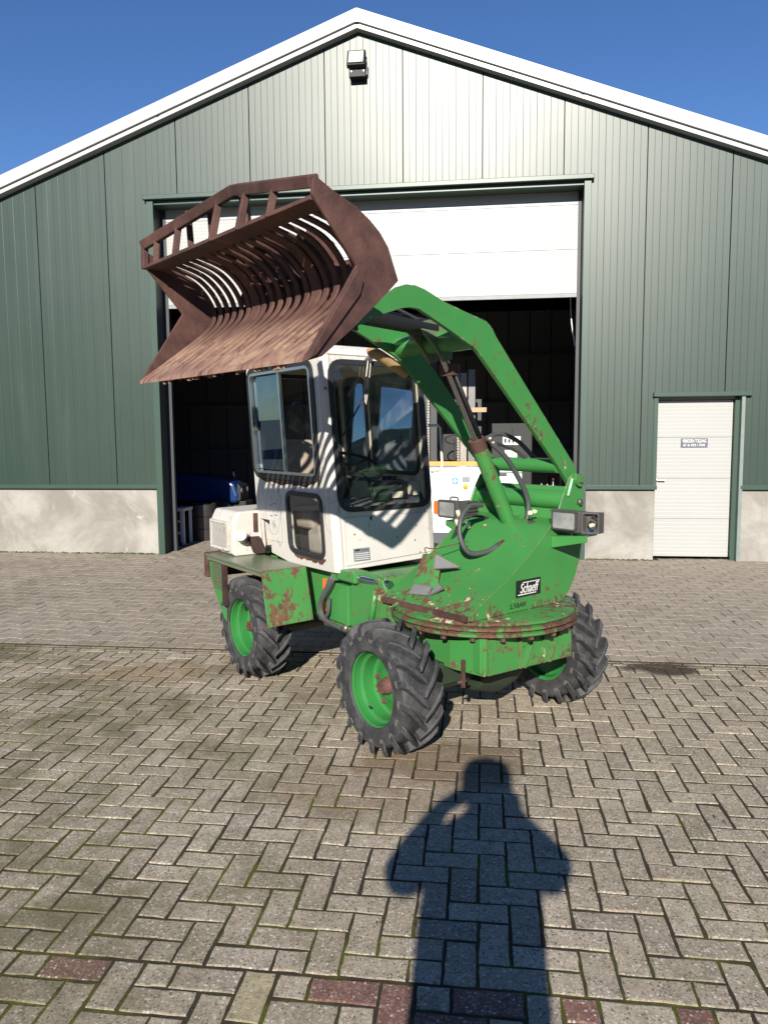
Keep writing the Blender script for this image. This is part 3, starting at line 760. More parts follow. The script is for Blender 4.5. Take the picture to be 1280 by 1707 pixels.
m = MB(); m.box(-.84, -.62, -.47, -.36, .735, .80); m.tube([(-.84, -.47, .765), (-.84, -.36, .765)], .045, 14); m.build('swing_cylinder_block', M_green_worn, ch, bevel=.01)
m = MB(); m.tube([(-.62, -.43, .765), (-.36, -.40, .765)], .022, 10); m.build('swing_cylinder_rod', M_chrome, ch)
for dx in (0, .03):
    m = MB(); m.tube(bez([(-.88 + dx, -.43, .79), (-.90 + dx, -.475, .70), (-1.0 + dx * .5, -.48, .56), (-.98 + dx, -.475, .47), (-.86 + dx * 2, -.45, .435)], 8), .013, 8); m.build('hydraulic_hose', M_hose, ch)
m = MB(); m.tube(bez([(-.92, -.46, .60), (-.93, -.47, .50), (-1.02, -.46, .455), (-1.10, -.43, .46)], 8), .012, 8); m.build('hydraulic_hose', M_hose, ch)
m = MB(); m.box(-.12, .06, -.52, .46, .30, .42); m.tube([(-.03, -.58, .335), (-.06, .50, .335)], .085, 14); m.lathe([(0, -.17), (.12, -.15), (.16, 0), (.12, .15), (0, .17)], lambda a, b, h: (a, h, b + .34), 16); m.build('front_axle', M_axle, loader, bevel=.01)
m = MB(); m.box(-1.65, -1.47, -.52, .48, .30, .44); m.tube([(-1.56, -.58, .335), (-1.56, .52, .335)], .085, 14); m.build('rear_axle', M_axle, loader, bevel=.01)
# front frame box under the ring
m = MB()
m.prism([(-.46, -.36), (.10, -.36), (.312, -.315), (.312, .30), (.10, .40), (-.46, .40)], lambda a, b, d: (a, b, d), .40, .606)
fb = m.build('front_frame', M_green_worn, loader, bevel=.006)
m = MB(); m.box(.314, .322, -.30, .295, .404, .585); m.build('front_plate', M_green_rust, fb)
for y0, y1 in ((-.06, .02), (.12, .20)):
    m = MB(); m.hexa([(.324, y0 - .002, .405), (.337, y0 - .002, .405), (.337, y0 + .008, .405), (.324, y0 + .008, .405), (.324, y1, .58), (.337, y1, .58), (.337, y1 + .01, .58), (.324, y1 + .01, .58)]); m.build('stiffener', M_green_rust, fb)
for y0 in (-.10, .07):
    m = MB(); m.box(.324, .340, y0, y0 + .012, .41, .575); m.build('stiffener', M_green_worn, fb)
m = MB(); m.box(.20, .215, -.372, -.355, .33, .47); m.tube([(.205, -.395, .36), (.205, -.33, .36)], .008, 6); m.build('tow_pin', M_rust, fb)
m = MB(); m.box(.18, .24, .29, .37, .40, .44); m.build('lug_eye', M_rust, fb, bevel=.01)

# ---- turret
def ring(r, z): return lambda a, b, h: (TCX + .03 + a * .97, TCY - .03 + b * .97, h)
m = MB(); m.lathe([(.0, .600), (.515, .600), (.520, .604), (.520, .618), (.505, .622), (.505, .630), (.528, .634), (.528, .648), (.51, .652), (0, .652)], ring(0, 0), 64); rg = m.build('slewing_ring', painted('ring_rust', GREEN, rust=1.08, seed=1.9, edge=.9), loader)
for k in range(20):
    a = 2 * pi * k / 20 + .1; q = MB(); q.tube([(TCX + .03 + .475 * cos(a), TCY - .03 + .475 * sin(a), .578), (TCX + .03 + .475 * cos(a), TCY - .03 + .475 * sin(a), .602)], .015, 6, smooth=False); q.build('ring_bolt', M_rust, rg)
m = MB()
m.lathe([(.0, .654), (.505, .654), (.512, .66), (.512, .672), (.50, .678), (0, .678)], ring(0, 0), 64)
tur = m.build('turret', M_green_turret, loader)
V1 = .33
topl = [(.455, .68), (.455, .715), (.30, .795), (.16, .868), (.04, .945), (-.08, 1.035), (-.17, 1.11), (-.225, 1.18), (-.27, 1.275), (-.315, 1.345), (-.355, 1.375), (-.395, 1.368), (-.425, 1.335), (-.44, 1.25), (-.445, 1.12), (-.44, 1.00), (-.42, .90), (-.385, .81), (-.335, .735), (-.27, .68)]
for v0, v1 in ((V1 - .012, V1), (-V1, -V1 + .012)):
    m = MB(); m.prism(topl, tuv, v0, v1); m.build('turret_side', M_green_turret, tur, bevel=.003, seg=1)
rl = bez([(.47, .0, .70), (.30, 0, .792), (.16, 0, .862), (.02, 0, .952), (-.10, 0, 1.04), (-.19, 0, 1.10), (-.29, 0, 1.125)], 5)
m = MB(); n = len(rl)
P = []
for dz in (0, -.012):
    for v in (-V1 + .013, V1 - .013):
        for p in rl: P.append(tv(p[0], v, p[2] + dz))
F = []
for i in range(n - 1):
    F.append((i, i + 1, n + i + 1, n + i)); F.append((2 * n + i, 3 * n + i, 3 * n + i + 1, 2 * n + i + 1))
F += [(0, n, 3 * n, 2 * n), (n - 1, 3 * n - 1, 4 * n - 1, 2 * n - 1)]
for a in (0, n):
    for i in range(n - 1): F.append((a + i, 2 * n + a + i, 2 * n + a + i + 1, a + i + 1))
m.add(P, F, True); m.build('turret_deck', M_green_turret, tur)
m = MB(); m.hexa([tv(.455, -V1 + .012, .68), tv(.455, V1 - .012, .68), tv(.47, V1 - .012, .68), tv(.47, -V1 + .012, .68), tv(.455, -V1 + .012, .708), tv(.455, V1 - .012, .708), tv(.472, V1 - .012, .702), tv(.472, -V1 + .012, .702)]); m.build('deck_lip', M_rust, tur)
for v in (-.18, .08):
    m = MB(); m.hexa([tv(.472, v - .005, .68), tv(.52, v - .005, .68), tv(.52, v + .005, .68), tv(.472, v + .005, .68), tv(.472, v - .005, .70), tv(.475, v - .005, .70), tv(.475, v + .005, .70), tv(.472, v + .005, .70)]); m.build('lip_gusset', M_green_worn, tur)
m = MB(); m.hexa([tv(-.30, -V1 + .013, 1.08), tv(-.29, -V1 + .013, 1.08), tv(-.29, V1 - .013, 1.08), tv(-.30, V1 - .013, 1.08), tv(-.36, -V1 + .013, 1.30), tv(-.35, -V1 + .013, 1.30), tv(-.35, V1 - .013, 1.30), tv(-.36, V1 - .013, 1.30)])
m.hexa([tv(-.30, -V1 + .013, 1.0), tv(-.18, -V1 + .013, 1.0), tv(-.18, V1 - .013, 1.0), tv(-.30, V1 - .013, 1.0), tv(-.30, -V1 + .013, 1.09), tv(-.22, -V1 + .013, 1.09), tv(-.22, V1 - .013, 1.09), tv(-.30, V1 - .013, 1.09)])
m.hexa([tv(-.285, -V1 + .013, .70), tv(-.20, -V1 + .013, .70), tv(-.20, V1 - .013, .70), tv(-.285, V1 - .013, .70), tv(-.425, -V1 + .013, 1.08), tv(-.30, -V1 + .013, 1.08), tv(-.30, V1 - .013, 1.08), tv(-.425, V1 - .013, 1.08)])
m.build('turret_back', M_green_turret, tur)
m = MB(); m.tube([tv(-.335, -V1 + .012, 1.225), tv(-.335, V1 - .012, 1.225)], .052, 20); m.build('cross_tube', M_green, tur)
for s in (-1, 1):
    m = MB(); m.tube([tv(-.385, s * (V1 + .0), 1.335), tv(-.385, s * (V1 + .022), 1.335)], .034, 16); m.tube([tv(-.385, s * (V1 + .022), 1.335), tv(-.385, s * (V1 + .034), 1.335)], .016, 6); m.build('pivot_pin', M_green_worn, tur)
m = MB(); m.tube([tv(-.40, V1 + .005, 1.215), tv(-.40, V1 + .02, 1.215)], .018, 6); m.build('bolt', M_steel, tur)
m = MB(); m.tube([tv(-.335, V1 + .004, 1.345), tv(-.30, V1 + .004, 1.255)], .007, 6); m.build('weld_bead', simple('bright_weld', (.35, .62, .42), .2), tur)
for du, dz in ((-.20, 1.165), (-.165, 1.16)):
    m = MB(); m.tube([tv(du, .20, dz), tv(du + .02, .20, dz + .004)], .013, 6); m.build('bolt', M_cream, tur)
# cylinder foot
for v in (-.05, .05):
    m = MB(); m.prism([(-.16, .975), (-.33, 1.09), (-.33, 1.13), (-.27, 1.14), (-.20, 1.08), (-.14, 1.0)], tuv, v - .008, v + .008); m.build('cylinder_lug', M_green_worn, tur, bevel=.003)
m = MB(); m.tube([tv(-.26, -.07, 1.06), tv(-.26, .12, 1.06)], .024, 12); m.build('cylinder_pin', M_steel, tur)
m = MB(); m.lathe([(0, 0), (.036, 0), (.040, .018), (.036, .04), (.012, .048), (0, .05)], lambda a, b, h: tv(-.215 + a, .145 + h, 1.075 + b), 14); m.build('round_work_lamp', M_steel, tur)
m = MB(); m.hexa([tv(-.15, -.055, .955), tv(-.09, -.055, .985), tv(-.09, .055, .985), tv(-.15, .055, .955), tv(-.16, -.055, .99), tv(-.14, -.055, 1.03), tv(-.14, .055, 1.03), tv(-.16, .055, .99)]); m.build('lug_base', simple('filler_primer', (.46, .36, .24), .8, var=.3), tur)
# deck bracket (bent plate left of the ramp)
m = MB()
q = [tv(.40, -.16, .745), tv(.39, -.03, .755), tv(.24, -.13, .945), tv(.24, -.235, .93)]; back = [tv(.36, -.15, .745), tv(.33, -.02, .77), tv(.20, -.12, .94), tv(.20, -.225, .925)]
m.hexa([q[0], q[1], back[1], back[0], q[3], q[2], back[2], back[3]]); sb = m.build('step_bracket', M_green_rust, tur, bevel=.003)
m = MB(); a_ = [tv(.248, -.125, .943), tv(.30, -.085, .872), tv(.20, .02, .882)]; b_ = [tv(.238, -.13, .943), tv(.29, -.09, .866), tv(.19, .015, .876)]
m.add(a_ + b_, [(0, 1, 2), (5, 4, 3), (0, 3, 4, 1), (1, 4, 5, 2), (2, 5, 3, 0)]); m.build('bent_flap', M_greysteel, sb)
m = MB(); a_ = [tv(.41, -.165, .740), tv(.40, -.03, .750), tv(.375, -.02, .795), tv(.37, -.165, .790)]; m.add(a_ + [tuple(Vector(p) + Vector((0, .008, -.004))) for p in a_], [(0, 1, 2, 3), (7, 6, 5, 4), (0, 4, 5, 1), (1, 5, 6, 2), (2, 6, 7, 3), (3, 7, 4, 0)]); m.build('bent_flap', M_greysteel, sb)
m = MB(); a_ = [tv(.40, -.025, .748), tv(.37, .06, .80), tv(.345, .0, .815)]; m.add(a_ + [tuple(Vector(p) + Vector((0, .01, -.006))) for p in a_], [(0, 1, 2), (5, 4, 3), (0, 3, 4, 1), (1, 4, 5, 2), (2, 5, 3, 0)]); m.build('bent_flap', M_greysteel, sb)
m = MB(); m.tube(bez([tv(.24, -.20, .93), tv(.24, -.215, .965), tv(.22, -.16, .965), tv(.15, -.10, .985), tv(.06, -.06, 1.0)], 6), .003, 5); m.build('bent_wire', M_rust, sb)
# headlamps on their brackets
for s in (1, -1):
    name = 'headlight'
    m = MB()
    vi, vo = (.325, .52)
    if s > 0: m.hexa([tv(-.27, .325, 1.078), tv(-.165, .325, 1.078), tv(-.165, .51, 1.076), tv(-.25, .51, 1.08), tv(-.27, .325, 1.185), tv(-.165, .325, 1.196), tv(-.165, .51, 1.194), tv(-.25, .51, 1.185)])
    else: m.hexa([tv(-.25, -.535, 1.085), tv(-.16, -.535, 1.083), tv(-.16, -.36, 1.080), tv(-.25, -.36, 1.085), tv(-.25, -.535, 1.185), tv(-.16, -.535, 1.193), tv(-.16, -.36, 1.195), tv(-.25, -.36, 1.185)])
    hl = m.build(name, M_plastic, loader, bevel=.010)
    a, b = (.345, .485) if s > 0 else (-.515, -.385)
    m = MB(); m.prism(rrect(a, b, 1.096, 1.180, .010, 3), lambda x, y, d: tv(d, x, y), -.1615, -.158); m.build('lens', M_lens, hl)
    m = MB(); m.prism(rrect(a - .008, b + .008, 1.088, 1.188, .014, 3), lambda x, y, d: tv(d, x, y), -.166, -.1545, holes=[rrect(a, b, 1.096, 1.180, .010, 3)[::-1]]); m.build('lens_frame', M_plastic, hl)
    if s > 0:
        m = MB(); m.prism(rrect(.514, .592, 1.078, 1.188, .006, 2), lambda x, y, d: tv(d - (x - .51) * .55, x, y), -.20, -.168, holes=[rrect(.521, .585, 1.087, 1.179, .006, 2)[::-1]])
        m.box(.512, .590, -.215, -.200, 1.08, 1.186, lambda x, y, z: tv(y - (x - .51) * .55, x, z)); m.build('indicator_housing', M_plastic, hl)
        m = MB(); m.lathe([(0, 0), (.022, .004), (.026, .018), (0, .010)], lambda a2, b2, h: tv(-.222 + h, .553 + a2, 1.120 + b2), 14); m.build('indicator_reflector', M_chrome, hl)
        m = MB(); m.lathe([(0, .03), (.010, .026), (.012, .012), (.008, 0)], lambda a2, b2, h: tv(-.222 + h, .553 + a2, 1.120 + b2), 10); m.build('bulb', simple('clear_bulb', (.6, .5, .4), .15), hl)
        for (x, z) in ((.540, 1.158), (.568, 1.154), (.556, 1.165)):
            m = MB(); m.box(x - .012, x + .012, -.212, -.195, z - .006, z + .006, lambda a2, b2, z2: tv(b2 - .022, a2, z2)); m.build('bulb_contact', M_chrome, hl)
        for (x, z) in ((.334, 1.186), (.334, 1.086), (.500, 1.186), (.500, 1.086)):
            m = MB(); m.tube([tv(-.158, x, z), tv(-.153, x, z)], .004, 6); m.build('screw', M_steel, hl)
    else:
        m = MB(); m.box(-.575, -.537, -.225, -.165, 1.098, 1.18, lambda x, y, z: tv(y, x, z)); m.build('indicator_lens', M_amber, hl, bevel=.008)
        m = MB(); zz = [1.095 + i * .0095 for i in range(11)]
        pts = [(-.358, 1.085)] + [(-.275 - (.014 if i % 2 else 0), z) for i, z in enumerate(zz)] + [(-.358, 1.193)]
        m.prism(pts, lambda x, y, d: tv(d, x, y), -.255, -.165); m.build('rubber_boot', M_plastic, hl)
        m = MB(); m.tube(bez([tv(-.2, -.46, 1.19), tv(-.2, -.455, 1.207), tv(-.2, -.40, 1.207), tv(-.2, -.395, 1.19)], 4), .005, 6); m.build('carry_loop', M_plastic, hl)
    vo = .53 if s > 0 else -.50; vb = s * (V1 + .001)
    m = MB()
    m.hexa([tv(-.29, vb, 1.048), tv(-.165, vb, 1.040), tv(-.20, vo, 1.058), tv(-.29, vo, 1.060), tv(-.29, vb, 1.054), tv(-.165, vb, 1.046), tv(-.20, vo, 1.064), tv(-.29, vo, 1.066)])
    m.hexa([tv(-.172, vb, .985), tv(-.164, vb, .985), tv(-.198, vo, 1.030), tv(-.206, vo, 1.030), tv(-.172, vb, 1.046), tv(-.164, vb, 1.046), tv(-.198, vo, 1.062), tv(-.206, vo, 1.062)])
    m.build('lamp_bracket', M_green, tur, bevel=.002)
    m = MB(); m.tube([tv(-.21, s * .43, 1.055), tv(-.21, s * .43, 1.09)], .012, 8); m.build('lamp_stud', M_steel, tur)
# maker's plate and stencil
M_badge = simple('black_badge', (.010, .011, .014), .35, var=.1); M_badgew = simple('badge_white', (.62, .62, .60), .45)
bc = lambda x, y, d: tv(.02 - x, V1 + .0035 + d, .797 + y - .03 * 0)
m = MB(); m.box(-.098, .098, -.001, .0, -.044, .044, lambda x, y, z: bc(x, z, y)); m.build('maker_badge', M_badge, tur)
text_mesh('Schaeff', .072, lambda x, y, d: bc(x + .002, y - .002, .0003 + d), 'badge_lettering', M_badgew, tur, shear=.28, width=.148, bold=.0)
m = MB(); m.hexa([bc(-.083, -.034, .0003), bc(.060, -.034, .0003), bc(.060, -.029, .0003), bc(-.083, -.029, .0003), bc(-.083, -.034, .0018), bc(.060, -.034, .0018), bc(.060, -.029, .0018), bc(-.083, -.029, .0018)])
m.hexa([bc(-.045, .028, .0003), bc(.088, .028, .0003), bc(.088, .032, .0003), bc(-.045, .032, .0003), bc(-.045, .028, .0018), bc(.088, .028, .0018), bc(.088, .032, .0018), bc(-.045, .032, .0018)]); m.build('badge_bar', M_badgew, tur)
text_mesh('2.5BAR', .034, lambda x, y, d: tv(.10 - x, V1 + .0008 + d, .712 + y), 'stencil_lettering', M_black, tur, width=.125, bold=.0)
# hoses on the turret
m = MB(); m.tube(bez([tv(-.01, -.02, 1.20), tv(.08, -.03, 1.20), tv(.16, -.02, 1.13), tv(.18, .0, 1.03), tv(.14, .03, .955), tv(.04, .06, .955), tv(-.03, .08, .985)], 8), .014, 10); m.build('hydraulic_hose', M_hose, tur)
m = MB(); m.tube([tv(-.02, .077, .98), tv(-.065, .092, 1.0)], .017, 8); m.build('hose_fitting', M_rust, tur)
m = MB(); m.tube(bez([tv(-.03, -.28, .97), tv(-.06, -.22, 1.10), tv(-.12, -.18, 1.12), tv(-.20, -.15, 1.10)], 6), .010, 8); m.build('hydraulic_hose', M_rubber, tur)
for p in ((-.02, -.22, 1.07), (-.03, -.22, 1.12), (-.09, -.2, 1.05)):
    m = MB(); m.tube([tv(*p), tv(p[0] + .01, p[1], p[2] + .035)], .013, 6); m.build('hose_union', M_cream, tur)
m = MB(); m.tube(bez([tv(-.15, .22, 1.03), tv(-.18, .18, 1.02), tv(-.22, .12, 1.0), tv(-.20, .06, .975)], 6), .006, 6); m.build('lamp_cable', M_rubber, tur)

# ---- lift cylinder
m = MB(); m.tube([tv(-.255, 0, 1.01), tv(.062, 0, 1.555)], .042, 22); cy = m.build('lift_cylinder', M_green_worn, loader)
m = MB(); m.tube([tv(.035, 0, 1.508), tv(.066, 0, 1.562)], .0445, 22); m.build('gland', M_rust, cy)
m = MB(); m.tube([tv(.066, 0, 1.562), tv(.33, 0, 2.015)], .021, 16); m.build('piston_rod', M_chrome, cy)
m = MB(); m.tube([tv(.07, .035, 1.575), tv(.28, .035, 1.93)], .010, 8); m.build('guard_rail', M_black, cy)
m = MB(); m.box(-.02, .02, -.05, .05, -.03, .03, lambda x, y, z: tv(.27 + x, y, 1.92 + z)); m.build('rod_clamp', M_rust, cy)
m = MB(); m.tube(bez([tv(-.0, .06, 1.535), tv(-.07, .085, 1.47), tv(-.17, .09, 1.36), tv(-.25, .10, 1.22), tv(-.24, .10, 1.09), tv(-.215, .09, .99), tv(-.20, .07, .96)], 8), .0145, 10); m.build('hydraulic_hose', M_hose, cy)
m = MB(); m.tube([tv(.005, .05, 1.56), tv(-.03, .065, 1.515)], .018, 8); m.tube([tv(.02, .03, 1.56), tv(.01, .07, 1.565)], .016, 8); m.build('hose_fitting', M_steel, cy)
m = MB(); m.tube([tv(-.205, .085, 1.0), tv(-.185, .07, .945)], .020, 8); m.build('hose_fitting', M_rust, cy)
m = MB(); m.tube([tv(-.285, -.035, 1.02), tv(-.285, .035, 1.02)], .04, 14); m.build('rod_eye', M_orange, cy)

# ---- boom
armp = [(-.40, 1.425), (-.037, 1.788), (.235, 2.062), (.262, 2.098), (.305, 2.130), (.48, 2.168), (.60, 2.196), (.66, 2.218), (.715, 2.236), (.77, 2.246), (.82, 2.244), (.87, 2.227), (.92, 2.196), (.97, 2.155), (1.10, 2.125), (1.20, 2.09), (1.21, 2.04), (1.15, 2.02), (1.05, 2.06), (.947, 2.105), (.85, 2.138), (.80, 2.147), (.745, 2.145), (.664, 2.114), (.52, 2.055), (.388, 1.998), (.355, 1.975), (-.269, 1.412), (-.36, 1.315), (-.40, 1.30), (-.43, 1.33), (-.43, 1.38)]
m = MB(); m.tube([tv(.362, -.268, 2.052), tv(.362, .268, 2.052)], .055, 26); bm_ = m.build('boom', M_green_dirty if False else M_green, loader)
for v0, v1 in ((.268, .292), (-.292, -.268)):
    m = MB(); m.prism(armp, tuv, v0, v1); m.build('boom_arm', M_green_worn if v0 > 0 else M_green, bm_, bevel=.004)
m = MB(); m.tube([tv(-.30, -.266, 1.415), tv(-.30, .266, 1.415)], .040, 20); m.build('cross_tube', M_green, bm_)
for v in (-.05, .05):
    m = MB(); m.prism([(.30, 1.97), (.36, 1.95), (.42, 2.02), (.55, 2.13), (.42, 2.16), (.30, 2.08)], tuv, v - .008, v + .008); m.build('boom_lug', M_green_dirty, bm_, bevel=.003)
m = MB(); m.tube([tv(.40, .02, 2.115), tv(.85, .02, 2.14)], .042, 18); tc = m.build('tilt_cylinder', M_black, loader)
m = MB(); m.tube([tv(.85, .02, 2.14), tv(1.18, .02, 2.17)], .022, 14); m.build('piston_rod', M_chrome, tc)
# coil-guarded hose
hp = bez([tv(.45, -.06, 2.15), tv(.65, -.08, 2.175), tv(.85, -.08, 2.16), tv(1.05, -.08, 2.15)], 10); m = MB(); m.tube(hp, .016, 8)
for k in range(2, len(hp) - 1): m.tube([hp[k], hp[k] + (hp[k + 1] - hp[k]).normalized() * .006], .021, 8)
m.build('hydraulic_hose', M_rubber, tc)
m = MB(); m.tube(bez([tv(.95, .10, 2.20), tv(.75, .08, 2.19), tv(.55, .05, 2.15), tv(.42, .0, 2.13)], 8), .009, 8); m.build('hydraulic_hose', M_hose, tc)
m = MB(); m.tube(bez([tv(-.02, -.02, 1.56), tv(-.14, -.02, 1.59), tv(-.25, .02, 1.55), tv(-.33, .08, 1.45)], 8), .013, 8); m.build('hydraulic_hose', M_hose, bm_)
m = MB(); m.tube(bez([tv(.00, -.08, 1.555), tv(-.12, -.06, 1.545), tv(-.24, .0, 1.50), tv(-.30, .06, 1.44)], 8), .009, 8); m.build('hydraulic_hose', M_rubber, bm_)
m = MB(); m.tube(bez([tv(.54, -.33, 2.03), tv(.46, -.335, 2.01), tv(.36, -.335, 1.965), tv(.27, -.33, 1.925)], 6), [.012, .02, .028, .03, .03, .03, .03, .03, .03, .03, .03, .03, .03, .03, .03, .03, .03, .03, .028], 12); m.build('link_rod', simple('rust_stained_primer', (.34, .22, .11), .7, var=.35, scale=6), bm_)

# ---- bucket
VB = .68
sidep = [(1.640, 1.834), (1.408, 2.180), (1.592, 2.385), (1.588, 2.452), (1.55, 2.436), (1.505, 2.415), (1.412, 2.382), (1.345, 2.343), (1.300, 2.308), (1.262, 2.262), (1.238, 2.205), (1.215, 2.150), (1.262, 2.106), (1.418, 1.968), (1.56, 1.858)]
m = MB()
m.prism([(1.640, 1.834), (1.634, 1.852), (1.534, 1.925), (1.525, 1.912), (1.53, 1.899), (1.58, 1.862)], tuv, -VB, VB)
bk = m.build('bucket', M_rust_floor, loader, bevel=.002)
for v0, v1 in ((VB, VB + .014), (-VB - .014, -VB)):
    m = MB(); m.prism(sidep, tuv, v0, v1); m.build('side_plate', M_rust, bk, bevel=.003)
# wear strips on the side edges
for s in (1, -1):
    m = MB(); a, b = sorted((s * (VB + .0142), s * (VB + .024)))
    m.prism([(1.632, 1.838), (1.412, 2.165), (1.385, 2.13), (1.40, 2.08), (1.59, 1.86)], tuv, a, b); m.build('side_cutter', M_rust, bk, bevel=.003)
cl = bez([(1.552, 0, 1.908), (1.42, 0, 2.006), (1.318, 0, 2.083), (1.265, 0, 2.145), (1.262, 0, 2.205), (1.300, 0, 2.272), (1.36, 0, 2.325), (1.425, 0, 2.352), (1.53, 0, 2.376)], 4)
NS = 20; pitch_ = 2 * VB / NS
slp = None
for k in range(NS):
    vc = -VB + pitch_ * (k + .5); hw = .0168
    if k in (6, 13): hw = .034
    m = MB(); P = []
    nn = len(cl)
    for i, p in enumerate(cl):
        t = (cl[min(i + 1, nn - 1)] - cl[max(i - 1, 0)]).normalized(); nr = Vector((t.z, 0, -t.x)); th = .0115
        for dv, dt in ((-hw, 0), (hw, 0), (hw, -th), (-hw, -th)):
            q = p - nr * dt * -1 if False else p + nr * (-dt - th / 2); P.append(tv(q.x, vc + dv, q.z))
    F = []
    for i in range(nn - 1):
        for c in range(4): F.append((i * 4 + c, i * 4 + (c + 1) % 4, i * 4 + 4 + (c + 1) % 4, i * 4 + 4 + c))
    F += [(0, 1, 2, 3), tuple(len(P) - 4 + c for c in (3, 2, 1, 0))]
    m.add(P, F); m.build('slat', M_rust_slat, bk, bevel=.003, seg=1)
def slab(pa, pb, th, v0, v1, name, mat, bev=.003):
    a = Vector((pa[0], pa[1])); b = Vector((pb[0], pb[1])); t = (b - a).normalized(); nr = Vector((-t.y, t.x)) * th
    mb = MB(); mb.prism([(a.x, a.y), (b.x, b.y), (b.x + nr.x, b.y + nr.y), (a.x + nr.x, a.y + nr.y)], tuv, v0, v1); return mb.build(name, mat, bk, bevel=bev)
slab((1.500, 2.366), (1.592, 2.372), .016, -VB, VB, 'top_plate', M_rust)
def bar(p, q, r, name, mat=M_rust):
    """square bar between two (u, v, z) points"""
    p, q = Vector(p), Vector(q); t = (q - p).normalized(); up = Vector((.35, 0, 1)); up = (up - t * up.dot(t)).normalized(); sd_ = t.cross(up)
    P = [x + a * r * up + b * r * sd_ for x in (p, q) for a, b in ((-1, -1), (-1, 1), (1, 1), (1, -1))]
    mb = MB(); mb.hexa([tv(*x) for x in P]); return mb.build(name, mat, bk, bevel=.004)
PK = (1.548, .105, 2.548); LE = (1.585, -VB - .012, 2.482); RE = (1.582, VB + .012, 2.430)
bar(LE, PK, .021, 'top_beam'); bar(PK, RE, .021, 'top_beam')
bar((1.588, -VB - .006, 2.37), (1.585, -VB - .006, 2.49), .014, 'corner_post')
def onbeam(v):
    if v < PK[1]: t = (v - LE[1]) / (PK[1] - LE[1]); a, b = LE, PK
    else: t = (v - PK[1]) / (RE[1] - PK[1]); a, b = PK, RE
    return (a[0] + t * (b[0] - a[0]), v, a[2] + t * (b[2] - a[2]) - .015)
for v in (-.56, -.36, -.02, .20, .42):
    bar((1.580, v - .02, 2.372), onbeam(v), .014, 'strut')
for v in (-.18, -.38):
    bar((1.50, v, 2.40), (1.52, v + .02, 2.575), .014, 'hook')
bar((1.50, .10, 2.42), (1.46, .02, 2.60), .018, 'hook')
# carrier on the back
m = MB(); m.tube([tv(1.19, -.42, 2.24), tv(1.19, .42, 2.24)], .045, 14); m.build('carrier_tube', M_rust, bk)
for v in (-.30, -.235, .235, .30, -.05, .07):
    m = MB(); m.prism([(1.10, 2.02), (1.24, 2.05), (1.235, 2.20), (1.30, 2.30), (1.36, 2.345), (1.34, 2.40), (1.22, 2.36), (1.12, 2.20)], tuv, v - .009, v + .009); m.build('carrier_plate', M_rust, bk, bevel=.003)
for v0, v1 in ((-.34, -.18), (.16, .34)):
    slab((1.252, 2.265), (1.33, 2.345), .012, v0, v1, 'carrier_web', M_rust)
slab((1.355, 2.342), (1.47, 2.395), .012, -.22, .12, 'carrier_web', M_rust)
m = MB(); m.tube([tv(1.20, -.34, 2.07), tv(1.20, .34, 2.07)], .024, 12); m.build('hinge_pin', M_steel, bk)
# dried soil crumbs hanging on the cutting edge
m = MB(); rr = random.Random(4)
for k in range(46):
    v = rr.uniform(-.45, .6); s = rr.uniform(.003, .008); u = 1.615 + rr.uniform(-.02, .012); z = 1.838 - rr.uniform(0, .008) + .737 * (1.636 - u) - .012
    m.box(-s, s, -s, s, -s * 1.3, s, lambda a, b, c: tv(u + a, v + b, z + c))
tag(m.build('dried_soil', M_rust_floor, bk), kind='stuff')

# ---- cab
def cb(x, y, z): return (x - .055 * (z - .8), y - .034 * (z - .8), z)
XF, XR, YR, YL, ZB, ZT = -.77, -1.80, -.492, .262, .79, 2.06
CR = .045
def frontf(a, b, d): return cb(XF + d, a, b)
def sidef(y0): return lambda a, b, d: cb(a, y0 + d, b)
ws_ = rquad([(-.440, 1.150), (.222, 1.150), (.205, 2.015), (-.448, 2.015)], .085)
m = MB(); m.prism([(YR + CR, ZB), (YL - CR, ZB + .02), (YL - CR, ZT), (YR + CR, ZT)], frontf, -.035, 0, holes=[ws_[::-1]])
cab = m.build('cab', M_white, loader, bevel=.004)
sw = rquad([(-1.765, 1.325), (-.905, 1.325), (-.905, 2.02), (-1.765, 2.02)], .07)
lw = rquad([(-1.335, .855), (-.905, .855), (-.905, 1.222), (-1.335, 1.222)], .06)
m = MB(); m.prism([(XR, 1.02), (-1.62, 1.02), (-1.62, .80), (-1.36, .765), (XF - CR, .775), (XF - CR, ZT), (XR, ZT)], sidef(YR), 0, .035, holes=[sw[::-1], lw[::-1]]); m.build('side_panel', M_white_worn, cab, bevel=.004)
dw = rquad([(-1.36, 1.34), (-.86, 1.34), (-.86, 1.98), (-1.36, 1.98)], .07); dw2 = rquad([(-1.70, 1.34), (-1.43, 1.34), (-1.43, 1.98), (-1.70, 1.98)], .06); dw3 = rquad([(-1.28, .95), (-.84, .95), (-.84, 1.22), (-1.28, 1.22)], .07)
m = MB(); m.prism([(XR, .80), (XF - CR, .80), (XF - CR, ZT), (XR, ZT)], sidef(YL), -.035, 0, holes=[dw[::-1], dw2[::-1], dw3[::-1]]); m.build('side_panel', M_cream, cab, bevel=.004)
rw = rquad([(-.42, 1.28), (.20, 1.28), (.20, 2.0), (-.42, 2.0)], .07)
m = MB(); m.prism([(YR + CR, .85), (YL - CR, .85), (YL - CR, ZT), (YR + CR, ZT)], lambda a, b, d: cb(XR + d, a, b), 0, .03, holes=[rw[::-1]]); m.build('rear_panel', M_cream, cab)
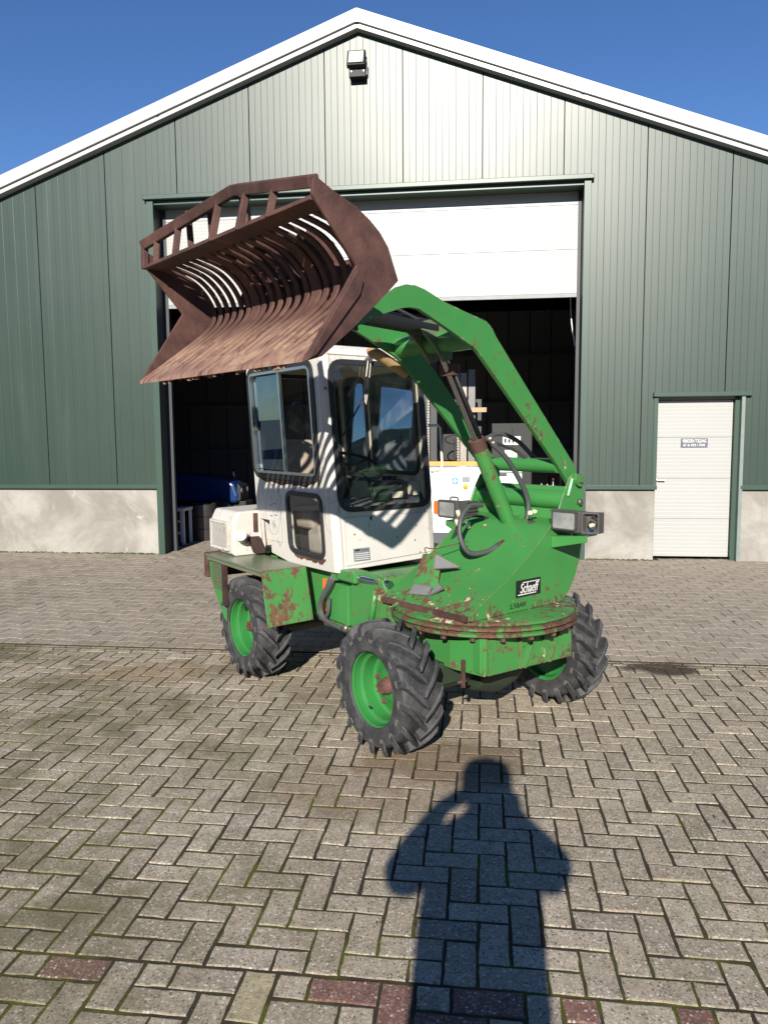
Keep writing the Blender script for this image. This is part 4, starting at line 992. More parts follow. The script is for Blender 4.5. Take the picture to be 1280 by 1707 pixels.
# corner posts (quarter rounds)
for (cx, cy, a0) in ((XF - CR, YR + CR, -90), (XF - CR, YL - CR, 0), (XR + CR, YL - CR, 90), (XR + CR, YR + CR, 180)):
    m = MB(); n = 7; P = []
    for z in (ZB - .012, ZT + .01):
        for rr_ in (CR + .001, CR - .028):
            for k in range(n): a = radians(a0 + 90 * k / (n - 1)); P.append(cb(cx + rr_ * cos(a), cy + rr_ * sin(a), z))
    F = []
    for k in range(n - 1): F += [(k, k + 1, 2 * n + k + 1, 2 * n + k), (n + k, 3 * n + k, 3 * n + k + 1, n + k + 1), (k, n + k, n + k + 1, k + 1), (2 * n + k, 2 * n + k + 1, 3 * n + k + 1, 3 * n + k)]
    F += [(0, 2 * n, 3 * n, n), (n - 1, 2 * n - 1, 4 * n - 1, 3 * n - 1)]
    m.add(P, F, True); m.build('corner_post', M_white_worn, cab)
# roof with rounded edge
m = MB(); lev = [(0.0, ZT - .005), (.012, ZT + .03), (.045, ZT + .052), (.10, ZT + .062)]; P = []; F = []
for ins, z in lev:
    for q in rrect(XR - .005 + ins, XF + .008 - ins, YR - .005 + ins, YL + .005 - ins, max(.05 - ins * .3, .02), 4): P.append(cb(q[0], q[1], z))
k = len(P) // len(lev)
for a in range(len(lev) - 1):
    for i in range(k): F.append((a * k + i, a * k + (i + 1) % k, (a + 1) * k + (i + 1) % k, (a + 1) * k + i))
F.append(tuple(range((len(lev) - 1) * k, len(lev) * k))); F.append(tuple(range(k))[::-1]); m.add(P, F, False); m.build('cab_roof', M_white, cab, bevel=.006)
m = MB(); m.box(XR + .02, XF - .02, YR + .02, YL - .02, .80, .83, cb); m.build('cab_floor', M_black, cab)
def seal(loop, fn, d0, d1, w=.020, name='window_seal', mat=None):
    mb = MB(); mb.prism(offset_loop(loop, -w), fn, d0, d1, holes=[offset_loop(loop, w * .75)[::-1]]); return mb.build(name, mat or M_rubber, cab, bevel=.004)
def pane(loop, fn, d, mat, par, name='pane', th=.004):
    mb = MB(); mb.prism(offset_loop(loop, .012), fn, d, d + th); return mb.build(name, mat, par)
s_ = seal(ws_, frontf, -.012, .010, .017); pane(ws_, frontf, -.006, M_glass, cab, 'windscreen')
s_ = seal(lw, sidef(YR), -.010, .010, .016); pane(lw, sidef(YR), .006, M_glass, cab, 'lower_window')
s_ = seal(sw, sidef(YR), -.010, .012, .020)
fr = offset_loop(sw, .016); mb = MB(); mb.prism(fr, sidef(YR), -.013, .012, holes=[offset_loop(fr, .016)[::-1]]); mb.build('sliding_window_frame', M_alu, cab)
slide = rrect(-1.735, -1.35, 1.352, 1.992, .03, 3); pane(slide, sidef(YR), .012, M_glass_side, cab, 'sliding_window'); 
m = MB(); m.box(-1.352, -1.332, YR + .0, YR + .02, 1.345, 2.0, cb); m.build('sliding_window_stile', M_alu, cab)
m = MB(); m.box(-1.725, -1.69, YR - .002, YR + .012, 1.62, 1.685, cb); m.build('window_catch', M_plastic, cab)
for l in (dw, dw2, dw3):
    seal(l, sidef(YL), -.045, .008, .016)
tilt = lambda a, b, d: cb(a, YL - .016 + d + (b - 1.66) * .075, b)  # door panes leaned outward so they mirror the sky
pane(dw, tilt, 0, M_glass_door, cab, 'door_window'); pane(dw2, tilt, 0, M_glass_door, cab, 'door_window'); pane(dw3, sidef(YL), -.015, M_glass_door, cab, 'door_window')
seal(rw, lambda a, b, d: cb(XR + d, a, b), -.008, .038, .016); pane(rw, lambda a, b, d: cb(XR + d, a, b), .015, M_glass, cab, 'rear_window')
# rust where the seals hold water
M_rustpatch = m_rusty('rust_under_seals', 0, 2.2, .9)
def ragged(x0, x1, z, depth, seed):
    r_ = random.Random(seed); n = 26; pts = [(x0, z)] + [(x1, z)]
    for k in range(n + 1):
        x = x1 + (x0 - x1) * k / n; e = min(1, k / 3, (n - k) / 3) ; pts.append((x, z - depth * (.25 + .75 * e) * (.62 + .38 * r_.random())))
    return pts
m = MB(); m.prism(ragged(-1.715, -.945, 1.318, .052, 2), sidef(YR), -.0018, 0.0); m.build('rust_patch', M_rust_dark, cab)
m = MB(); m.prism(ragged(-1.31, -.895, .846, .042, 5), sidef(YR), -.0018, 0.0); m.build('rust_patch', M_rustpatch, cab)
# lower front panel, its seam, plate, wipers, handles
m = MB(); m.prism([(YR + .065, .815), (YL - .055, .845), (YL - .055, 1.102), (YR + .065, 1.106)], frontf, .0008, .0045); m.build('front_panel', M_white, cab, bevel=.002)
m = MB(); m.prism([(-.245, 1.098), (-.225, 1.098), (-.232, 1.072), (-.238, 1.078)], frontf, .005, .0065); m.build('paint_chip', M_black, cab)
m = MB(); m.prism([(-.375, .838), (-.260, .838), (-.260, .915), (-.375, .915)], frontf, .005, .007); dp = m.build('data_plate', simple('grey_data_plate', (.20, .215, .23), .35, .2), cab)
for z0, a, b in ((.900, -.365, -.33), (.900, -.315, -.27), (.882, -.368, -.268), (.870, -.368, -.268), (.858, -.368, -.268), (.847, -.368, -.268)):
    m = MB(); m.prism([(a, z0), (b, z0), (b, z0 + (.009 if z0 > .89 and a < -.33 else .003)), (a, z0 + (.009 if z0 > .89 and a < -.33 else .003))], frontf, .0072, .0078); m.build('plate_line', M_black if z0 > .89 else M_signwhite, cab)
for p in ((.10, 1.02), (.085, .93), (.12, .85), (-.36, 1.0), (-.05, .96)):
    m = MB(); m.tube([frontf(p[0], p[1], .0045), frontf(p[0], p[1], .008)], .005, 6); m.build('rivet', M_steel, cab)
wa = [frontf(-.195, 2.03, .03), frontf(-.225, 1.90, .03), frontf(-.235, 1.78, .028)]
m = MB(); m.tube(wa, .006, 6); m.tube([frontf(-.175, 2.03, .03), frontf(-.205, 1.88, .032), frontf(-.232, 1.77, .03)], .004, 6); m.tube([frontf(-.185, 2.035, .0), frontf(-.185, 2.035, .045)], .016, 8); m.build('wiper_arm', M_steel, cab)
m = MB(); m.tube([frontf(-.20, 1.86, .016), frontf(-.40, 1.58, .012)], .006, 6); m.tube([frontf(-.235, 1.80, .028), frontf(-.27, 1.76, .016)], .005, 6); m.build('wiper_blade', M_rubber, cab)
m = MB(); m.tube([cb(XF - .01, YL + .0, 1.645), cb(XF + .01, YL + .055, 1.648), cb(XF + .012, YL + .075, 1.63), cb(XF + .012, YL + .075, 1.39), cb(XF + .01, YL + .055, 1.362), cb(XF - .01, YL + .0, 1.352)], .009, 8); m.build('grab_handle', M_cream, cab)
m = MB(); m.box(XF - .30, XF - .27, YL + .001, YL + .02, 1.50, 1.60, cb); m.build('door_lock', M_cream, cab)
# thin printed safety pictogram on the side
M_print = simple('blue_grey_print', (.16, .22, .33), .5)
def ringline(cx, cz, rx, rz, w, a0, a1, n=24):
    mb = MB(); P = []
    for k in range(n + 1):
        a = radians(a0 + (a1 - a0) * k / n)
        for o_ in (-w, w): P.append(cb(cx + (rx + o_) * cos(a), YR - .0006, cz + (rz + o_) * sin(a)))
    mb.add(P, [(2 * k, 2 * k + 1, 2 * k + 3, 2 * k + 2) for k in range(n)]); return mb
pr = ringline(-1.56, 1.08, .10, .15, .0016, 100, 440)
for a, b, c, d in ((-1.60, -1.55, 1.12, 1.128), (-1.545, -1.49, 1.135, 1.143), (-1.60, -1.56, 1.05, 1.058), (-1.54, -1.49, 1.06, 1.068), (-1.565, -1.562, 1.14, 1.21), (-1.565, -1.562, .95, 1.02), (-1.68, -1.44, .885, .888), (-1.445, -1.442, .89, 1.2)):
    pr.add([cb(a, YR - .0008, c), cb(b, YR - .0008, c), cb(b, YR - .0008, d), cb(a, YR - .0008, d)], [(0, 1, 2, 3)])
pr.build('pictogram_print', M_print, cab, recalc=False)
# inside the cab
m = MB(); m.hexa([cb(-1.62, -.40, .98), cb(-1.20, -.40, .98), cb(-1.20, .10, .98), cb(-1.62, .10, .98), cb(-1.62, -.40, 1.10), cb(-1.20, -.40, 1.12), cb(-1.20, .10, 1.12), cb(-1.62, .10, 1.10)]); st = m.build('seat', M_seat, cab, bevel=.04, seg=3)
m = MB(); m.hexa([cb(-1.66, -.38, 1.10), cb(-1.56, -.38, 1.10), cb(-1.56, .10, 1.10), cb(-1.66, .10, 1.10), cb(-1.72, -.38, 1.56), cb(-1.63, -.38, 1.56), cb(-1.63, .10, 1.56), cb(-1.72, .10, 1.56)]); m.build('seat_back', M_seat, cab, bevel=.045, seg=3)
m = MB(); m.box(-1.60, -1.25, -.36, .08, .83, .98, cb); m.build('seat_base', M_black, cab)
m = MB(); m.hexa([cb(-.96, -.46, .83), cb(-.82, -.46, .83), cb(-.82, .20, .83), cb(-.96, .20, .83), cb(-1.02, -.46, 1.20), cb(-.815, -.46, 1.165), cb(-.815, .02, 1.165), cb(-1.02, .02, 1.20)]); m.build('dashboard', simple('dusty_grey_plastic', (.10, .10, .10), .8, var=.2), cab, bevel=.02)
m = MB(); m.hexa([cb(-.90, -.14, 1.18), cb(-.84, -.14, 1.18), cb(-.84, .12, 1.18), cb(-.90, .12, 1.18), cb(-.93, -.14, 1.31), cb(-.87, -.14, 1.30), cb(-.87, .12, 1.29), cb(-.93, .12, 1.30)]); m.build('instrument_box', M_black, cab, bevel=.008)
m = MB(); m.box(-.835, -.825, -.02, .06, 1.195, 1.235, cb); m.build('paper_slip', M_cream, cab)
sc_ = Vector(cb(-1.03, -.165, 1.395)); ax = Vector((.42, 0, .9)).normalized(); e1 = Vector((0, 1, 0)); e2 = ax.cross(e1)
m = MB(); cir = [sc_ + .185 * (cos(2 * pi * k / 32) * e1 + sin(2 * pi * k / 32) * e2) for k in range(33)]; m.tube(cir, .012, 8, cap=False)
for a in (.5, 2.6, 4.71): m.tube([sc_, sc_ + .18 * (cos(a) * e1 + sin(a) * e2)], .009, 6)
m.tube([sc_ - ax * .03, sc_ + ax * .012], .035, 12); m.tube([sc_ - ax * .02, sc_ - ax * .35], .02, 8); m.build('steering_wheel', M_black, cab)
for y in (.05, .09, .13):
    m = MB(); m.tube([cb(-1.12, y, .95), cb(-1.05, y + .03, 1.28)], .007, 6); m.tube([cb(-1.05, y + .03, 1.28), cb(-1.045, y + .03, 1.32)], .016, 8); m.build('control_lever', M_black, cab)
m = MB(); m.box(-1.0, -.86, .17, .225, 1.20, 1.29, cb); m.build('door_latch', M_cream, cab, bevel=.006)
m = MB(); m.tube([cb(-.93, .16, 1.27), cb(-.93, .10, 1.285)], .022, 8); m.build('door_knob', M_black, cab)
m = MB(); m.tube([cb(-1.42, -.20, 1.07), cb(-1.42, -.20, 1.25), cb(-1.38, -.16, 1.36)], .01, 8); m.build('belt_stalk', M_orange, cab)
m = MB(); m.hexa([cb(-1.20, -.44, .85), cb(-.98, -.44, .85), cb(-.98, -.30, .85), cb(-1.20, -.30, .85), cb(-1.2, -.44, .99), cb(-1.05, -.44, 1.04), cb(-1.05, -.30, 1.04), cb(-1.2, -.30, .99)]); m.build('foot_console', simple('dusty_cover', (.30, .26, .21), .85, var=.3), cab, bevel=.02)

# ---- engine hood
m = MB(); m.prism([(-.700, .775), (-.700, 1.00), (-.662, 1.075), (.42, 1.10), (.46, 1.03), (.46, .775)], lambda a, b, d: (d, a, b), -2.165, -1.775)
hd = m.build('engine_hood', M_white_worn, loader, bevel=.018, seg=3)
m = MB(); m.prism(rrect(-2.145, -1.835, .80, 1.005, .012, 3), lambda a, b, d: (a, d, b), -.716, -.701, holes=[rrect(-2.118, -1.862, .825, .985, .008, 3)[::-1]]); m.build('grille_frame', M_white_worn, hd, bevel=.003)
m = MB(); m.box(-2.12, -1.86, -.706, -.7005, .824, .986); m.build('grille_back', M_rust_dark, hd)
gr = MB()
for k in range(24): x = -2.115 + k * .0108; gr.box(x - .0022, x + .0022, -.7105, -.7068, .826, .984)
for k in range(15): z = .831 + k * .0107; gr.box(-2.118, -1.862, -.7125, -.7095, z - .0021, z + .0021)
gr.build('grille_mesh', painted('rusty_wire_mesh', (.42, .41, .38), rust=.55, seed=1.0, edge=0), hd)
m = MB(); m.box(-1.775, -1.768, -.55, -.52, .93, 1.06); m.build('hood_latch', M_rust, hd)
m = MB(); m.tube([(-1.80, -.60, .87), (-1.715, -.665, .915)], .026, 14); m.tube([(-1.735, -.65, .905), (-1.700, -.678, .925)], .040, 18); m.build('fuel_cap', M_steel, hd)
m = MB(); m.hexa([(-1.77, -.56, .79), (-1.70, -.56, .79), (-1.70, -.50, .79), (-1.77, -.50, .79), (-1.77, -.60, .90), (-1.74, -.60, .90), (-1.74, -.52, .90), (-1.77, -.52, .90)]); m.build('filler_neck', M_rust_dark, hd)

# ---- rear fender and tail
for s in (-1, 1):
    y0, y1 = (-.80, -.49) if s < 0 else (.49, .80)
    m = MB(); m.hexa([(-2.03, y0, .758), (-1.16, y0, .758), (-1.16, y1, .758), (-2.16, y1, .758), (-2.03, y0, .772), (-1.155, y0, .772), (-1.155, y1, .772), (-2.16, y1, .772)])
    fd = m.build('fender', M_green_dirty, loader, bevel=.004)
    m = MB(); m.hexa([(-1.082, y0, .435), (-1.074, y0, .435), (-1.064, y1 - .05 * s * -1 if False else y1, .445), (-1.072, y1, .445), (-1.158, y0, .765), (-1.150, y0, .772), (-1.150, y1 + (.04 if s < 0 else -.04) * 0, .772), (-1.158, y1, .765)])
    m.build('mud_flap', M_green_rust, fd, bevel=.003)
    ya, yb = (y0, y0 + .03) if s < 0 else (y1 - .03, y1)
    m = MB(); m.box(-1.755, -1.72, ya, yb, .45, .734); m.build('fender_post', M_rust_dark, fd, bevel=.003)
    m = MB(); m.hexa([(-2.0, ya, .735), (-1.16, ya, .735), (-1.16, yb, .735), (-2.0, yb, .735), (-2.0, ya, .757), (-1.16, ya, .757), (-1.16, yb, .757), (-2.0, yb, .757)]); m.build('fender_rim', M_green_dirty, fd)
    yp = (-.775, -.765) if s < 0 else (.765, .775)
    m = MB(); m.prism([(-2.03, .757), (-1.76, .757), (-1.76, .34), (-1.80, .36), (-2.01, .60)], lambda a, b, d: (a, d, b), yp[0], yp[1]); tp = m.build('tail_panel', M_green, fd, bevel=.002)
m = MB()
for k in range(11): z = .545 + k * .017; m.box(-1.965 + max(0, .60 - z) * .5, -1.80, -.784, -.776, z, z + .009)
m.build('louvre', M_green_dirty, loader)
m = MB(); m.box(-2.085, -2.035, -.79, .79, .60, .775); m.build('rear_bumper', M_rust, loader, bevel=.006)
# ================================================================== things inside the barn
M_paintwhite = simple('clean_white_panel', (.62, .64, .66), .3, var=.03)
M_blue = simple('blue_tractor_paint', (.005, .028, .12), .3, var=.1); M_blueprint = simple('blue_print', (.03, .22, .52), .4)
M_orangebody = simple('forklift_orange', (.62, .30, .06), .45, var=.15)
M_maroon = simple('maroon_panel', (.06, .012, .018), .5)
def at(u, n, z=0.0, rz=0.0): return dict(loc=bp(u, n, z), rz=-YAW + rz)
# white machine cabinet
gc = empty('machine_cabinet', **at(-.37, 11.0)); tag(gc, 'white machine cabinet with a yellow stop button standing in the sunlit doorway', 'machine')
m = MB(); m.box(-.42, .39, .0, .75, .175, 1.115); m.build('casing', M_paintwhite, gc, bevel=.012)
m = MB(); m.box(-.40, .37, .02, .73, .0, .174); m.build('plinth', simple('dark_grey_plinth', (.06, .065, .08), .5), gc)
for x0, x1, z0, z1 in ((-.41, -.005, .46, 1.03), (.005, .225, .62, 1.03), (.235, .38, .62, 1.03), (.005, .225, .20, .60), (-.41, -.005, .20, .44)):
    m = MB(); m.box(x0, x1, -.008, -.001, z0, z1); m.build('panel', M_paintwhite, gc, bevel=.004)
m = MB(); m.box(-.055, .03, -.0105, -.0085, .885, .965); m.build('emblem', M_blueprint, gc)
m = MB(); m.lathe([(.016, -.0118), (.026, -.0118), (.026, -.0108), (.016, -.0108)], lambda a, b, h: (-.0125 + a, h, .925 + b), 20, closed=True); m.lathe([(0, -.0118), (.008, -.0118), (.008, -.0108)], lambda a, b, h: (-.0125 + a, h, .925 + b), 12); m.build('emblem_ring', M_signwhite, gc)
m = MB(); m.box(.085, .195, -.012, -.009, .905, .985); m.build('display', simple('grey_display', (.25, .26, .26), .3), gc, bevel=.004)
m = MB(); m.lathe([(0, -.014), (.045, -.014), (.047, -.009)], lambda a, b, h: (.135 + a, h, .84 + b), 20); m.build('button_plate', simple('yellow_plate', (.65, .50, .12), .4), gc)
m = MB(); m.lathe([(0, -.045), (.02, -.043), (.024, -.03), (.014, -.026), (.014, -.014)], lambda a, b, h: (.135 + a, h, .84 + b), 16); m.build('stop_button', simple('orange_button', (.55, .25, .04), .35), gc)
m = MB(); m.tube([(.345, -.008, .95), (.345, -.04, .93), (.345, -.04, .78), (.345, -.008, .76)], .012, 8); m.build('handle', M_black, gc)
for x0, x1, z0, z1 in ((.255, .30, .66, .72), (.31, .355, .66, .72), (.255, .33, .56, .60)):
    m = MB(); m.box(x0, x1, -.014, -.0085, z0, z1); m.build('vent', M_plastic, gc, bevel=.004)
m = MB(); m.box(.255, .37, -.0105, -.0085, .38, .46); m.build('blue_label', M_blueprint, gc)
# white chest freezer
fz = empty('chest_freezer', **at(.33, 11.25)); tag(fz, 'plain white chest freezer to the right of the white machine cabinet, behind the loader', 'freezer')
m = MB(); m.box(-.23, .24, 0, .6, .04, 1.02); m.build('cabinet', M_paintwhite, fz, bevel=.012)
m = MB(); m.box(-.235, .245, -.01, .605, 1.03, 1.14); m.build('lid', M_paintwhite, fz, bevel=.015)
m = MB(); m.box(-.22, .23, .01, .59, .0, .039); m.build('foot', M_black, fz)
m = MB(); m.box(-.10, .02, -.025, -.011, .99, 1.02); m.build('handle', M_plastic, fz)
# black locker with notices
lk = empty('black_locker', **at(.46, 12.05)); tag(lk, 'black metal locker with two paper notices behind the chest freezer', 'locker')
m = MB(); m.box(-.32, .30, 0, .45, 0, 1.75); m.build('body', M_black, lk, bevel=.01)
m = MB(); m.box(-.31, -.01, -.012, -.001, .05, 1.70); m.build('door', M_black, lk, bevel=.004)
m = MB(); m.box(.0, .29, -.012, -.001, .05, 1.70); m.build('door', M_black, lk, bevel=.004)
m = MB(); m.box(-.15, .12, -.016, -.013, 1.42, 1.55); m.build('notice', M_signwhite, lk)
for k in range(4):
    m = MB(); m.box(-.13 + k * .06, -.095 + k * .06, -.0175, -.0165, 1.45, 1.52 - .015 * (k % 2)); m.build('notice_print', M_black, lk)
m = MB(); m.box(-.12, .07, -.016, -.013, 1.12, 1.34); m.build('notice', simple('pale_green_notice', (.50, .62, .45), .6), lk)
m = MB(); m.box(-.09, -.02, -.0175, -.0165, 1.16, 1.24); m.build('notice_print', simple('purple_print', (.30, .12, .30), .6), lk)
# forklift
fk = empty('forklift', **at(-.50, 12.2)); tag(fk, 'orange forklift truck with its mast standing behind the white machine cabinet', 'forklift')
m = MB(); m.box(-.50, .50, .55, 2.0, .35, 1.0); m.box(-.48, .48, 1.6, 2.15, .30, 1.15); fb_ = m.build('body', M_orangebody, fk, bevel=.04)
for x, mt, h in ((-.42, M_trim_dark, 2.75), (-.27, M_trim_dark, 2.72), (.20, M_steel, 2.55), (.33, M_greysteel, 2.60)):
    m = MB(); m.box(x - .055, x + .055, .10, .22, .08, h); m.build('mast_channel', mt, fk, bevel=.006)
for x in (-.35, .12):
    m = MB()
    for k in range(46): m.box(x - .018, x + .018, .06, .085, .75 + k * .042, .782 + k * .042)
    tag(m.build('lift_chain', M_steel, fk))
m = MB(); m.box(-.46, .46, -.02, .05, 1.02, 1.16); m.build('fork_carriage', M_orangebody, fk, bevel=.01)
m = MB(); m.box(-.46, .46, -.02, .05, .55, .66); m.build('fork_carriage', M_orangebody, fk, bevel=.01)
for x in (-.28, .28):
    m = MB(); m.box(x - .05, x + .05, -.07, -.025, .12, 1.10); m.box(x - .05, x + .05, -.95, -.03, .10, .13); m.build('fork', M_steel, fk)
m = MB(); m.box(.28, .56, -.01, .05, 1.93, 2.0); m.build('cross_batten', simple('bare_wood', (.42, .28, .18), .8), fk)
c0 = Vector((.05, .75, 1.50)); m = MB(); m.tube([c0 + .17 * Vector((cos(a * pi / 10), .35 * sin(a * pi / 10), .9 * sin(a * pi / 10) * .5)) for a in range(21)], .012, 6, cap=False); m.tube([c0, c0 + Vector((0, -.15, -.35))], .02, 6); m.build('steering_wheel', M_black, fk)
m = MB(); m.box(-.25, .25, 1.05, 1.5, 1.0, 1.12); m.box(-.25, .25, 1.42, 1.55, 1.1, 1.6); m.build('seat', M_black, fk, bevel=.04)
for x in (-.45, .45):
    for y in (.5, 1.7):
        m = MB(); m.box(x - .03, x + .03, y - .03, y + .03, 1.0, 2.1); m.build('guard_post', M_trim_dark, fk)
m = MB(); m.box(-.48, .48, .47, 1.73, 2.1, 2.15); m.build('guard_roof', M_trim_dark, fk)
for x in (-.45, .45):
    for y, r in ((.62, .30), (1.8, .24)):
        m = MB(); m.tube([(x - .09, y, r), (x + .09, y, r)], r, 20); m.build('wheel', M_rubber, fk)
# compact tractor
ct = empty('compact_tractor', **at(-4.55, 12.35, 0, radians(0))); tag(ct, 'small blue tractor with white front wheel parked in the dark left of the barn', 'tractor')
m = MB(); m.prism([(-.62, .50), (.50, .47), (.53, .60), (.47, .78), (.36, .86), (.10, .91), (-.62, .97)], lambda a, b, d: (a, d, b), 0.0, .52); m.build('bonnet', M_blue, ct, bevel=.05, seg=3)
m = MB(); m.prism([(.50, .50), (.56, .52), (.56, .74), (.50, .80)], lambda a, b, d: (a, d, b), .04, .48); m.build('front_grille', M_black, ct, bevel=.01)
for y in (.10, .42):
    m = MB(); m.lathe([(0, .018), (.04, .012), (.045, 0)], lambda a, b, h: (.555 + h, y + a, .68 + b), 14); m.build('headlight', M_lens, ct)
m = MB(); m.box(-.70, .55, .14, .38, .28, .50); m.box(.52, .64, .06, .46, .40, .50); m.build('chassis', M_black, ct, bevel=.01)
for x, r, wd_, y0 in ((.20, .27, .16, -.14), (.20, .27, .16, .50), (-1.0, .42, .24, -.22), (-1.0, .42, .24, .50)):
    m = MB(); m.lathe([(r * .55, 0), (r * .95, .0), (r, .03), (r, wd_ - .03), (r * .95, wd_), (r * .55, wd_)], lambda a, b, h: (x + a, y0 + h, r + b), 26)
    wh = m.build('wheel', M_rubber, ct)
    m = MB(); m.lathe([(r * .56, .0), (r * .52, -.004), (r * .46, .02), (r * .25, .03), (r * .22, .01), (0, .01)], lambda a, b, h: (x + a, (y0 + h) if y0 < 0 else (y0 + wd_ - h), r + b), 24); m.build('rim', simple('white_rim', (.50, .50, .48), .4), wh)
    for k in range(6):
        a = k * pi / 3; m = MB(); yy = (y0 + .026) if y0 < 0 else (y0 + wd_ - .026); m.tube([(x + r * .33 * cos(a), yy - .012, r + r * .33 * sin(a)), (x + r * .33 * cos(a), yy + .012, r + r * .33 * sin(a))], .014, 6); m.build('wheel_nut', M_black, wh)
m = MB(); m.prism([(-1.45, .80), (-.60, .80), (-.62, .92), (-1.0, .98), (-1.4, .92)], lambda a, b, d: (a, d, b), -.24, .02); m.build('mudguard', M_blue, ct, bevel=.03)
m = MB(); m.box(-1.15, -.80, .08, .44, .78, .86); m.box(-1.2, -1.1, .08, .44, .84, 1.2); m.build('seat', M_black, ct, bevel=.03)
c0 = Vector((-.66, .26, 1.10)); m = MB(); m.tube([c0 + .16 * Vector((.4 * sin(2 * pi * k / 20), cos(2 * pi * k / 20), .9 * sin(2 * pi * k / 20))) for k in range(21)], .011, 6, cap=False); m.tube([c0, c0 + Vector((.18, 0, -.3))], .018, 6); m.build('steering_wheel', M_black, ct)
m = MB(); m.tube([(.30, .47, .86), (.30, .47, 1.02)], .02, 8); m.build('exhaust', M_chrome, ct)
# small white steel frame by the left jamb
wf = empty('steel_trestle', **at(-4.40, 10.72)); tag(wf, 'small pale grey steel trestle standing just inside the left door jamb', 'trestle')
for x, y in ((-.07, 0), (.07, 0), (-.07, .28), (.07, .28)):
    m = MB(); m.box(x - .018, x + .018, y - .018, y + .018, 0, .50); m.build('leg', M_paintwhite, wf)
m = MB(); m.box(-.10, .10, -.03, .31, .50, .54); m.build('top_plate', M_paintwhite, wf)
for z in (.16, .33):
    m = MB(); m.box(-.07, .07, -.012, .012, z, z + .03); m.build('rung', M_paintwhite, wf)
# dark drum in front of the tractor
dr = empty('steel_drum', **at(-4.28, 11.35)); tag(dr, 'dull dark steel drum in front of the blue tractor inside the barn', 'drum')
m = MB(); m.lathe([(0, .0), (.22, .0), (.22, .17), (.23, .18), (.22, .19), (.22, .36), (.23, .37), (.22, .38), (.22, .54), (.215, .55), (.20, .54), (0, .54)], lambda a, b, h: (a, b, h), 28); m.build('shell', simple('dull_dark_steel', (.06, .055, .05), .4, .5, var=.3), dr)
m = MB(); m.tube([(.08, -.08, .54), (.08, -.08, .56)], .03, 10); m.build('bung', M_steel, dr)
# workbench with bottles and a framed board
wb = empty('workbench', **at(1.15, 12.3)); tag(wb, 'low dark workbench seen through the loader arms near the right jamb', 'bench')
m = MB(); m.box(-.55, .60, 0, .6, .56, .61); m.build('bench_top', simple('dark_wood', (.05, .035, .025), .7), wb)
for x, y in ((-.5, .05), (.55, .05), (-.5, .55), (.55, .55)):
    m = MB(); m.box(x - .03, x + .03, y - .03, y + .03, 0, .559); m.build('leg', M_trim_dark, wb)
for i, (x, h, mt, lab) in enumerate(((-.22, .20, simple('grey_bottle', (.30, .28, .25), .4), 'short grey bottle, leftmost of three on the workbench'), (-.13, .19, simple('pale_bottle', (.45, .43, .40), .4), 'pale bottle in the middle of three on the workbench'), (-.04, .27, simple('dark_bottle', (.03, .035, .03), .2), 'tall dark bottle with a red cap on the workbench'))):
    b_ = empty('bottle', **at(1.15 + x, 12.38, .611)); tag(b_, lab, 'bottle', 'bottles on the workbench')
    m = MB(); m.lathe([(0, 0), (.034, 0), (.036, .01), (.036, h * .6), (.014, h * .78), (.013, h * .95), (0, h * .95)], lambda a, b, c: (a, b, c), 14); m.build('glass_body', mt, b_)
    m = MB(); m.tube([(0, 0, h * .95), (0, 0, h)], .015, 10); m.build('cap', simple('red_cap', (.4, .03, .03), .4) if i == 2 else M_plastic, b_)
fb2 = empty('framed_board', **at(1.42, 12.45, .611)); tag(fb2, 'maroon board in a grey frame propped on the workbench', 'board')
m = MB(); m.box(-.17, .19, .02, .03, .03, .54); m.build('panel', M_maroon, fb2)
for x0, x1, z0, z1 in ((-.20, -.17, 0, .57), (.19, .22, 0, .57), (-.169, .189, 0, .03), (-.169, .189, .54, .57)):
    m = MB(); m.box(x0, x1, .01, .04, z0, z1); m.build('frame_bar', simple('grey_frame_bar', (.20, .20, .22), .4), fb2)
# pull cord of the door
pc = MB(); pc.tube(bez([(0, 0, .62), (.02, 0, .3), (.07, 0, 0)], 8), .008, 6); pc = pc.build('pull_cord', M_signwhite); pc.location = bp(1.14, 10.6, 2.74); pc.rotation_euler = (0, 0, -YAW)
tag(pc, 'pale pull cord hanging inside the big doorway beside the right jamb', 'cord')

# ================================================================== far trees round the yard (mirrored in the cab glass)
tb = MB(); rt_ = random.Random(5)
for k in range(46):
    a = radians(70 + 5.0 * k + rt_.uniform(-1.5, 1.5)); d = rt_.uniform(30, 40)      # clockwise from the camera's view axis
    cx, cy = d * sin(a), d * cos(a); hh = rt_.uniform(7.5, 10.5) if k < 40 else rt_.uniform(3.4, 4.4); rad = rt_.uniform(2.6, 3.8)
    if k in (41, 42, 43, 44): continue
    tb.tube([(cx, cy, -.1), (cx + .1, cy, hh * .5)], [.2, .1], 6)
    tb.lathe([(0, .0), (rad * 1.25, .3), (rad * 1.3, hh * .35), (rad * 1.05, hh * .65), (rad * .6, hh * .9), (0, hh * .98)], lambda a_, b_, h_: (cx + a_ * (1 + .15 * sin(h_ * 3 + a_)), cy + b_ * (1 + .12 * sin(h_ * 2.3 + b_)), h_), 9, smooth=False)
    for q in range(190):
        th, ph, rr_ = rt_.uniform(0, 2 * pi), math.acos(rt_.uniform(-1, 1)), rt_.random() ** .4
        x, y, z = cx + rad * rr_ * sin(ph) * cos(th), cy + rad * rr_ * sin(ph) * sin(th), hh * .52 + hh * .48 * rr_ * cos(ph)
        s = rt_.uniform(.25, .55); n1 = Vector((rt_.gauss(0, 1), rt_.gauss(0, 1), rt_.gauss(0, 1))).normalized(); e = n1.orthogonal().normalized() * s; f2 = n1.cross(e)
        c = Vector((x, y, z)); tb.add([c + e, c + f2, c - e, c - f2], [(0, 1, 2, 3)])
